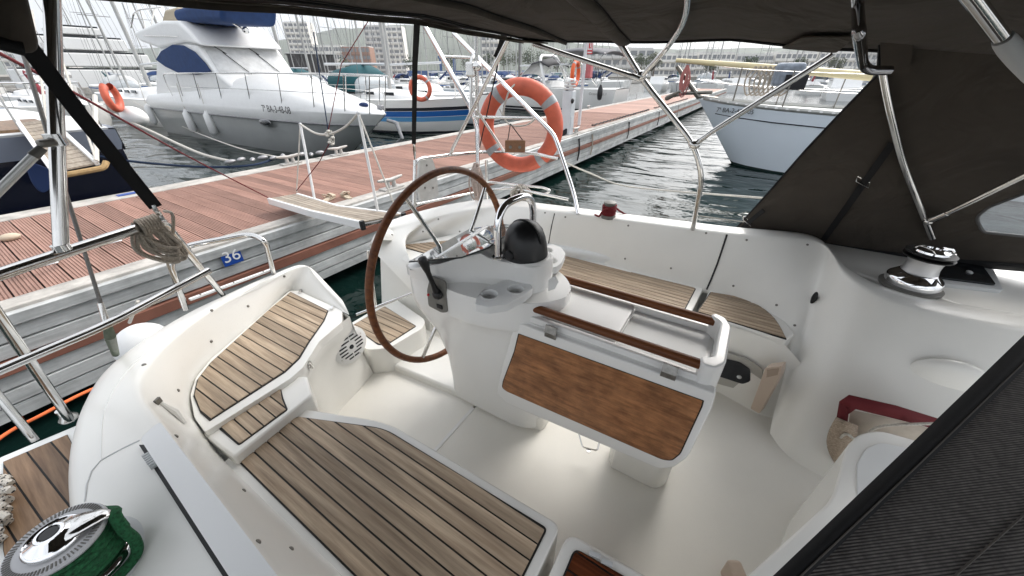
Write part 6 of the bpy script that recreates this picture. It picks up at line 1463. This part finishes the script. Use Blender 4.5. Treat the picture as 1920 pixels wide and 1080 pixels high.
for u, v in ((1113, 245), (1150, 258), (1160, 222), (1225, 205), (1300, 195)):
    c = Z(u, v, DZ); P = [V((c.x, DN-.2, DZ+.01)), V((c.x+.05, DN-.26, .45)), V((c.x+.02, DN-.25, .1)), V((c.x+.1, DN-.26, .3)), V((c.x+.12, DN-.22, .7))]
    tag(MB().tube(catmull(P, 6), .012, 5).build('hanging_line', rope_b if u in (1113, 1300) else rope_k), {1113: 'beige loose line hanging down the dock side right of the lifebuoy', 1150: 'black loose line on the dock side nearest the pedestal', 1160: 'black loose line on the dock side left of the canopy bow tube', 1225: 'black loose line on the dock side right of the canopy bow tube', 1300: 'beige loose line on the dock side next to the ketch bow'}[u], 'rope')
# ================================================================ crowded marina beyond
def proto(k):
    hullm = [gelw, gelw, blhull, navy, whitep][k % 5]; cov = [navyc, bluec, None, mat('boom cover %d' % k, (.5, .5, .48), .8), navyc, mat('maroon cover', (.20, .02, .03), .8), tealc][k % 7]
    t, fr = sloop('moored_yacht', 'distant %s yacht lying in the crowded rows of the marina' % ('dark hulled' if hullm is navy else 'white'), (0, 0, 0), (0, 1, 0), [10.5, 12, 9, 13, 11][k % 5], [1.65, 1.9, 1.5, 1.95, 1.7][k % 5], [1.1, 1.25, 1.0, 1.3, 1.15][k % 5], hullm, .45, [14, 17, 12.5, 18.5, 15][k % 5], None if k % 3 else [(.1, .18, bstripe)], cov, [None, navyc, lgrey, tealc, bluec][k % 5] if k % 2 else None, 'distant %s yachts in the marina rows' % ('dark hulled' if hullm is navy else 'white'), detail=False, rake=1.0)
    return t
protos = [proto(k) for k in range(10)]
def mproto(k):
    t = thing('moored_motorboat', 'distant white motorboat lying among the yachts of the marina', 'motor boat', (0, 0, WL), 'distant white motorboats in the marina'); fr = frame((0, 0, 0), (0, 1, 0)); hb = 1.5
    st = [(0, .03, 1.25, 1.2), (1, .8, 1.2, .6), (2.5, 1.25, 1.1, .2), (5, 1.5, 1.0, 0), (8.5, 1.45, 1.0, 0)]
    both(st, [(0, 1), (.5, .93), (1, .6)], fr, 'hull', whitep, t)
    MB().loft([[fr(s, h*w, z) for w in (-1, 0, 1)] for s, h, z, so in st]).build('deck', geld, t)
    mb = MB(); mb.slab([fr(s, 1.1, z) for s, z in ((2.6, 1.1), (3.6, 1.95), (6.2, 2.05), (6.8, 1.0))], fr(0, -1.1, 0)-fr(0, 1.1, 0)); mb.build('cabin', whitep, t, bevel=.08)
    mb = MB(); mb.slab([fr(s, 1.12, z) for s, z in ((3.3, 1.55), (3.7, 1.85), (5.9, 1.92), (6.0, 1.55))], fr(0, -1.12, 0)-fr(0, 1.12, 0)); mb.build('window', glassd, t, bevel=.03)
    if k: mb = MB(); mb.slab([fr(s, 1.2, z) for s, z in ((5.0, 2.9), (5.2, 3.0), (8.2, 2.95), (8.3, 2.85))], fr(0, -1.2, 0)-fr(0, 1.2, 0)); mb.build('canopy', navyc, t, bevel=.02)
    return t
protos += [mproto(0), mproto(1)]
spots = []
rnd = random.Random(21)
for row, (yr, x0, x1, stp) in enumerate(((27, -8, 75, 4.3), (44, -12, 120, 4.6), (66, -14, 150, 5.0), (92, -10, 190, 6.4), (125, 20, 200, 9))):
    x = x0
    while x < x1:
        if rnd.random() < .88: spots.append((x+rnd.uniform(-.5, .5), yr+rnd.uniform(-1, 1), 0 if rnd.random() < .6 else math.pi, 'first second third fourth fifth'.split()[row]+' row beyond the dock'))
        x += stp
for xr, y0, y1, stp in ((54, -46, -4, 3.9), (70, -62, 22, 4.1), (92, -90, 16, 4.6), (118, -110, 24, 6.6), (150, -130, 36, 7.5)):
    y = y0
    while y < y1:
        if rnd.random() < .85: spots.append((xr+rnd.uniform(-1, 1), y+rnd.uniform(-.5, .5), math.pi/2 if rnd.random() < .55 else -math.pi/2, {54: 'nearest', 70: 'first', 92: 'second', 118: 'third', 150: 'fourth'}[xr]+' row behind the ketch'))
        y += stp
used = set()
look = []
for k in range(10):
    h_ = ['white', 'white', 'pale blue', 'navy', 'white'][k % 5]; c_ = ['navy', 'blue', '', 'grey', 'navy', 'maroon', 'teal'][k % 7]; d_ = ['', 'navy', 'grey', 'teal', 'blue'][k % 5] if k % 2 else ''
    look.append(h_+(' blue striped' if k % 3 == 0 else '')+' yacht, '+(c_+' boom cover' if c_ else 'bare boom')+(', %s hood' % d_ if d_ else ', no hood')+', in the ')
look += ['small white motorboat without canopy, in the ', 'small white motorboat with navy canopy, in the ']
for i, (x, y, a, rl) in enumerate(spots):
    if y < 34 and 22 < x < 31: continue
    k = rnd.choice([0, 1, 2, 3, 4, 5, 6, 7, 8, 9, 10, 11, 0, 1, 2, 4, 5, 6, 7, 9, 10]); p = protos[k]
    sc = rnd.uniform(.85, 1.12)
    Mx = Matrix.Translation(V((x, y, WL*(1-sc)))) @ Matrix.Rotation(a, 4, 'Z') @ Matrix.Translation(V((0, -5.5*sc, 0))) @ Matrix.Diagonal((sc, sc, sc, 1))
    lab_ = look[k]+rl
    if k not in used: used.add(k); p.matrix_world = Mx @ p.matrix_basis; p['label'] = lab_; p['group'] = lab_
    else:
        r = p.copy(); S.collection.objects.link(r); r['label'] = lab_; r['group'] = lab_
        base = Matrix.Translation(V((0, 0, WL))); r.matrix_world = Mx @ base
        for ch in p.children:
            c = ch.copy(); S.collection.objects.link(c); c.parent = r
for k, p in enumerate(protos):
    if k not in used:
        for ch in list(p.children): bpy.data.objects.remove(ch)
        bpy.data.objects.remove(p)
# other docks under the rows
for yr in (35.5, 79, 108):
    mb = MB(); mb.box((90, yr, .3), (220, 2.2, .6)); tag(mb.build('far_dock', conc), 'long pale floating dock between the rows of moored yachts, %s' % {35.5: 'the nearest beyond the cruiser', 79: 'second one out', 108: 'the farthest one'}[yr], 'dock')
# ---- individual craft that stand out
def atp(u, F): q_ = EYE+FH*F+RT*((u-960)/math.hypot(FPX, 400)*F); return (q_.x, q_.y, 0)
wy, _ = sloop('red_hood_yacht', 'white yacht with dark red sprayhood seen beyond the navy yacht', atp(268, 40), (.3, -1, 0), 11, 1.75, 1.3, gelw, .45, 16, None, navyc, mat('dark red hood', (.17, .012, .025), .8))
bm_, _ = sloop('bare_mast_yacht', 'white yacht with bare mast and boom rising behind the cruiser bow', atp(655, 27), (-.05, -1, 0), 11.5, 1.8, 1.25, gelw, .40, 16, None, None, None)
fy = thing('ferry', 'large white layered passenger yacht far off at the upper left', 'ship', (8, 95, WL))
fo = FD(155, 95, 62); mb = MB()
for k, (L2, z0, z1) in enumerate(((16, -.2, 2.6), (13, 2.6, 4.6), (9, 4.6, 6.4), (5, 6.4, 7.6))):
    MB().box((fo.x, fo.y, (z0+z1)/2+.3), (L2, 5, z1-z0-.35)).build('deck_level', whitep, fy, bevel=.15); MB().box((fo.x, fo.y, z1-.02), (L2-.6, 4.6, .7)).build('window_band', glassd, fy)
# ================================================================ shore
shore_m = mat('shore', (.30, .28, .24), .9, noise=.3, nscale=.2)
def at(u, F, z=0): lat = (u-960)/math.hypot(FPX, 400)*F; p = EYE+FH*F+RT*lat; return V((p.x, p.y, z))
mb = MB(); c_ = [at(-900, 205), at(400, 200), at(1000, 215), at(1500, 200), at(2900, 200)]; d_ = [at(-900, 2600), at(400, 2600), at(1000, 2600), at(1500, 2600), at(2900, 2600)]
mb.loft([[V((p.x, p.y, -3)) for p in c_], [V((p.x, p.y, 1.2)) for p in c_], [V((p.x, p.y, 3)) for p in d_]]); struct(mb.build('shore_ground', shore_m, smooth=0))
bw = mat('building white', (.78, .76, .72), .7, noise=.1, nscale=.3); bgy = mat('building grey', (.60, .59, .57), .8); bbr = mat('building brick', (.30, .17, .12), .8); bwin = mat('building window', (.20, .21, .22), .3)
rw = random.Random(77)
def building(u0, u1, v_top, F, floors, bays, m, label, base_h=1.0, depth=14, terrace=True):
    a, b = at(u0, F), at(u1, F); top = FD((u0+u1)/2, v_top, F).z; d = (b-a); w = d.length; d.normalize(); n = V((d.y, -d.x, 0)); 
    if n.dot(FH) > 0: n = -n
    R = Matrix((d, -n, V((0, 0, 1)))).transposed(); cx_ = (a+b)/2-n*depth/2
    t = thing('building', label, 'building', (cx_.x, cx_.y, base_h)); MB().box((cx_.x, cx_.y, (base_h+top)/2), (w, depth, top-base_h), R=R).build('wall', m, t)
    fh = (top-base_h)/floors
    for i in range(floors):
        z = base_h+fh*(i+.5)
        if terrace: MB().box(V(((a+b).x/2, (a+b).y/2, z-fh*.38))+n*.5, (w+.3, 1.4, fh*.26), R=R).build('balcony', m, t)
        for j in range(bays):
            p = a+d*(w*(j+.5)/bays)+n*.05; MB().box(V((p.x, p.y, z+fh*.08)), (w/bays*rw.uniform(.5, .92), .3, fh*.5), R=R).build('window', bwin, t)
    MB().box((cx_.x, cx_.y, top+.4), (w*.96, depth*.9, .8), R=R).build('roof', bgy, t)
    return t
building(556, 598, 42, 420, 10, 5, bw, 'pale ten storey apartment tower on the shore behind the cruiser bow')
building(696, 726, 48, 430, 9, 3, bgy, 'grey balcony tower, left one of the pair above the teal dodger')
building(736, 764, 50, 430, 9, 3, bw, 'pale balcony tower, right one of the pair above the teal dodger')
building(598, 650, 86, 400, 4, 9, bw, 'low white terrace block right of the apartment tower')
building(650, 700, 88, 380, 4, 7, bbr, 'brown brick block behind the bare mast and boom')
building(905, 935, 66, 330, 6, 4, bw, 'white block with green planting left of the wooded gap')
rnd2 = random.Random(5)
for k, (u0, u1, vt, fl, mm) in enumerate(((1225, 1300, 102, 3, bw), (1302, 1370, 100, 3, bw), (1373, 1440, 103, 3, bgy), (1444, 1520, 99, 3, bw), (1524, 1600, 98, 3, bw), (1604, 1720, 72, 5, bgy), (1724, 1900, 70, 5, bw), (20, 120, 99, 3, bw), (1100, 1220, 92, 3, bgy))):
    building(u0, u1, vt, 260, fl, 8, mm, ['white terraced block at the left end of the shore row behind the ketch', 'white terraced block second in the shore row behind the ketch', 'grey terraced block in the middle of the shore row behind the ketch', 'white terraced block under the canopy corner on the shore', 'white terraced block right of the canopy corner on the shore', 'grey terraced block seen beside the sprayhood edge', 'white terraced block mostly behind the brown sprayhood', 'low white block far off at the left behind the thick pole', 'low grey block behind the grey canopy yacht'][k])
# sheds, containers, boat lift
a = at(700, 240); tag(MB().box(at(690, 240, 3.2), (16, 8, 6.5), .5).build('dark_shed', mat('dark shed', (.05, .045, .045), .7), None), 'dark boxy shed on the quay left of the bare mast', 'shed') if False else None
for k in range(12):
    p = at(775+k*21, 215, 2.6); tag(MB().box(p, (5.4, 2.4, 2.5), -YAW+math.pi*.5 if False else -math.radians(32)).build('container', bluesign2 if 'bluesign2' in globals() else mat('blue panel', (.05, .11, .28), .6)), 'blue quayside container in the row beyond the moored boats', 'container', 'blue containers on the quay')
    globals()['bluesign2'] = bpy.data.materials['blue panel']
sd_ = thing('quay_shed', 'low dark shed with orange ring on the quay right of the cruiser', 'shed', at(560, 95, 0)); q = at(592, 150, 0)
MB().box((q.x, q.y, 5.0), (15, 8, 6.4), -.5).build('wall', mat('dark cladding', (.04, .036, .034), .7), sd_); MB().box((q.x, q.y, 8.3), (16, 9, .3), -.5).build('roof', bgy, sd_); MB().box((q.x, q.y, 1.4), (17, 10, 1.2), -.5).build('base', conc, sd_)
bl = thing('boat_lift', 'blue steel travelling boat lift standing on the quay', 'boat lift', at(835, 210, 1.2))
for u in (828, 853):
    p = at(u, 208, 5.2); MB().box(p, (1.0, 1.0, 9.5), -.5).build('leg', bluesign2, bl)
MB().bar(at(824, 208, 9.4), at(857, 208, 9.4), 1.0, 1.1).build('beam', bluesign2, bl)
# trees along the shore
bark = mat('bark', (.10, .07, .05), .9)
leafs = [mat('foliage %d' % k, c, .8, noise=.5, nscale=.9) for k, c in enumerate(((.045, .075, .025), (.06, .085, .03), (.075, .09, .035)))]
def tree(u, F, h, w, k, label):
    b = at(u, F, 1.2); rn = random.Random(int(u*7+F)); t = thing('tree', label, 'tree', b, label)
    MB().tube([b, b+V((.1, .1, h*.45)), b+V((.3, 0, h*.8))], [.3, .22, .08], 6).build('trunk', bark, t)
    mb = MB()
    lobes = [(b+V((rn.uniform(-.3, .3)*w, rn.uniform(-.3, .3)*w, h*rn.uniform(.5, .9))), w*rn.uniform(.22, .36)) for _ in range(9)]
    for i in range(520):
        c, r = rn.choice(lobes); d_ = V((rn.gauss(0, 1), rn.gauss(0, 1), rn.gauss(0, 1))).normalized(); p = c+d_*r*(rn.random()**.4); s_ = rn.uniform(.25, .5)
        e1 = V((rn.gauss(0, 1), rn.gauss(0, 1), rn.gauss(0, 1))).normalized(); e2 = e1.orthogonal().normalized()
        mb.add([p+e1*s_, p+e2*s_, p-e1*s_, p-e2*s_*.7], [(0, 1, 2, 3)])
    mb.build('crown', leafs[k], t, smooth=0, fix=False)
for i, (u, F, h, w) in enumerate(((770, 225, 9, 8), (842, 232, 11, 8), (880, 228, 9, 8), (915, 225, 11, 9), (945, 225, 13, 10), (968, 232, 12, 9), (990, 225, 13, 10), (1015, 230, 12, 9), (1045, 228, 10, 9), (1080, 235, 10, 9), (1200, 228, 10, 9), (1225, 232, 11, 9), (655, 225, 8, 7), (610, 230, 7, 7), (1330, 225, 8, 7), (1400, 226, 9, 8), (1490, 224, 8, 7), (1560, 226, 8, 8), (60, 225, 9, 9), (120, 230, 9, 9), (205, 228, 10, 10), (262, 226, 10, 10))):
    tree(u, F, h, w, i % 3, 'dusty green tree on the shore, '+('among the wooded gap above the lifebuoy' if 890 < u < 1090 else 'near the blue boat lift' if 700 < u < 890 else 'at the left behind the navy yacht' if u < 400 else 'near the pale tower' if u < 700 else 'before the shore terraces behind the ketch'))
# hills
hm = mat('hill', (.10, .12, .07), .95, noise=.4, nscale=.004)
hp = [(-700, 104), (-300, 100), (0, 96), (200, 92), (400, 86), (560, 70), (620, 55), (680, 52), (760, 46), (830, 50), (900, 56), (980, 66), (1060, 78), (1160, 88), (1300, 92), (1500, 90), (1800, 96), (2300, 104)]
cm = catmull([V((u, v, 0)) for u, v in hp], 6); F_ = 1900
rn = random.Random(3); rows = [[], [], []]
for p in cm:
    t = FD(p.x, p.y+rn.uniform(-1.2, 1.2), F_); b = at(p.x, F_-500, 0); e = at(p.x, F_+900, 0)
    rows[0].append(b); rows[1].append(t); rows[2].append(V((e.x, e.y, t.z*.5)))
struct(MB().loft(rows).build('hills', hm, smooth=60))

# ---- harbour air: far things pale towards blue
hz = bpy.data.materials.new('haze'); hz.use_nodes = True; n = hz.node_tree.nodes; n.remove(n['Principled BSDF'])
pv = n.new('ShaderNodeVolumePrincipled'); pv.inputs['Color'].default_value = (.90, .94, 1, 1); pv.inputs['Density'].default_value = .0002; pv.inputs['Anisotropy'].default_value = .2
hz.node_tree.links.new(pv.outputs[0], n['Material Output'].inputs['Volume'])
o = MB().box((900, 560, 150), (4600, 4600, 310)).build('haze', hz, smooth=0, kind='stuff')
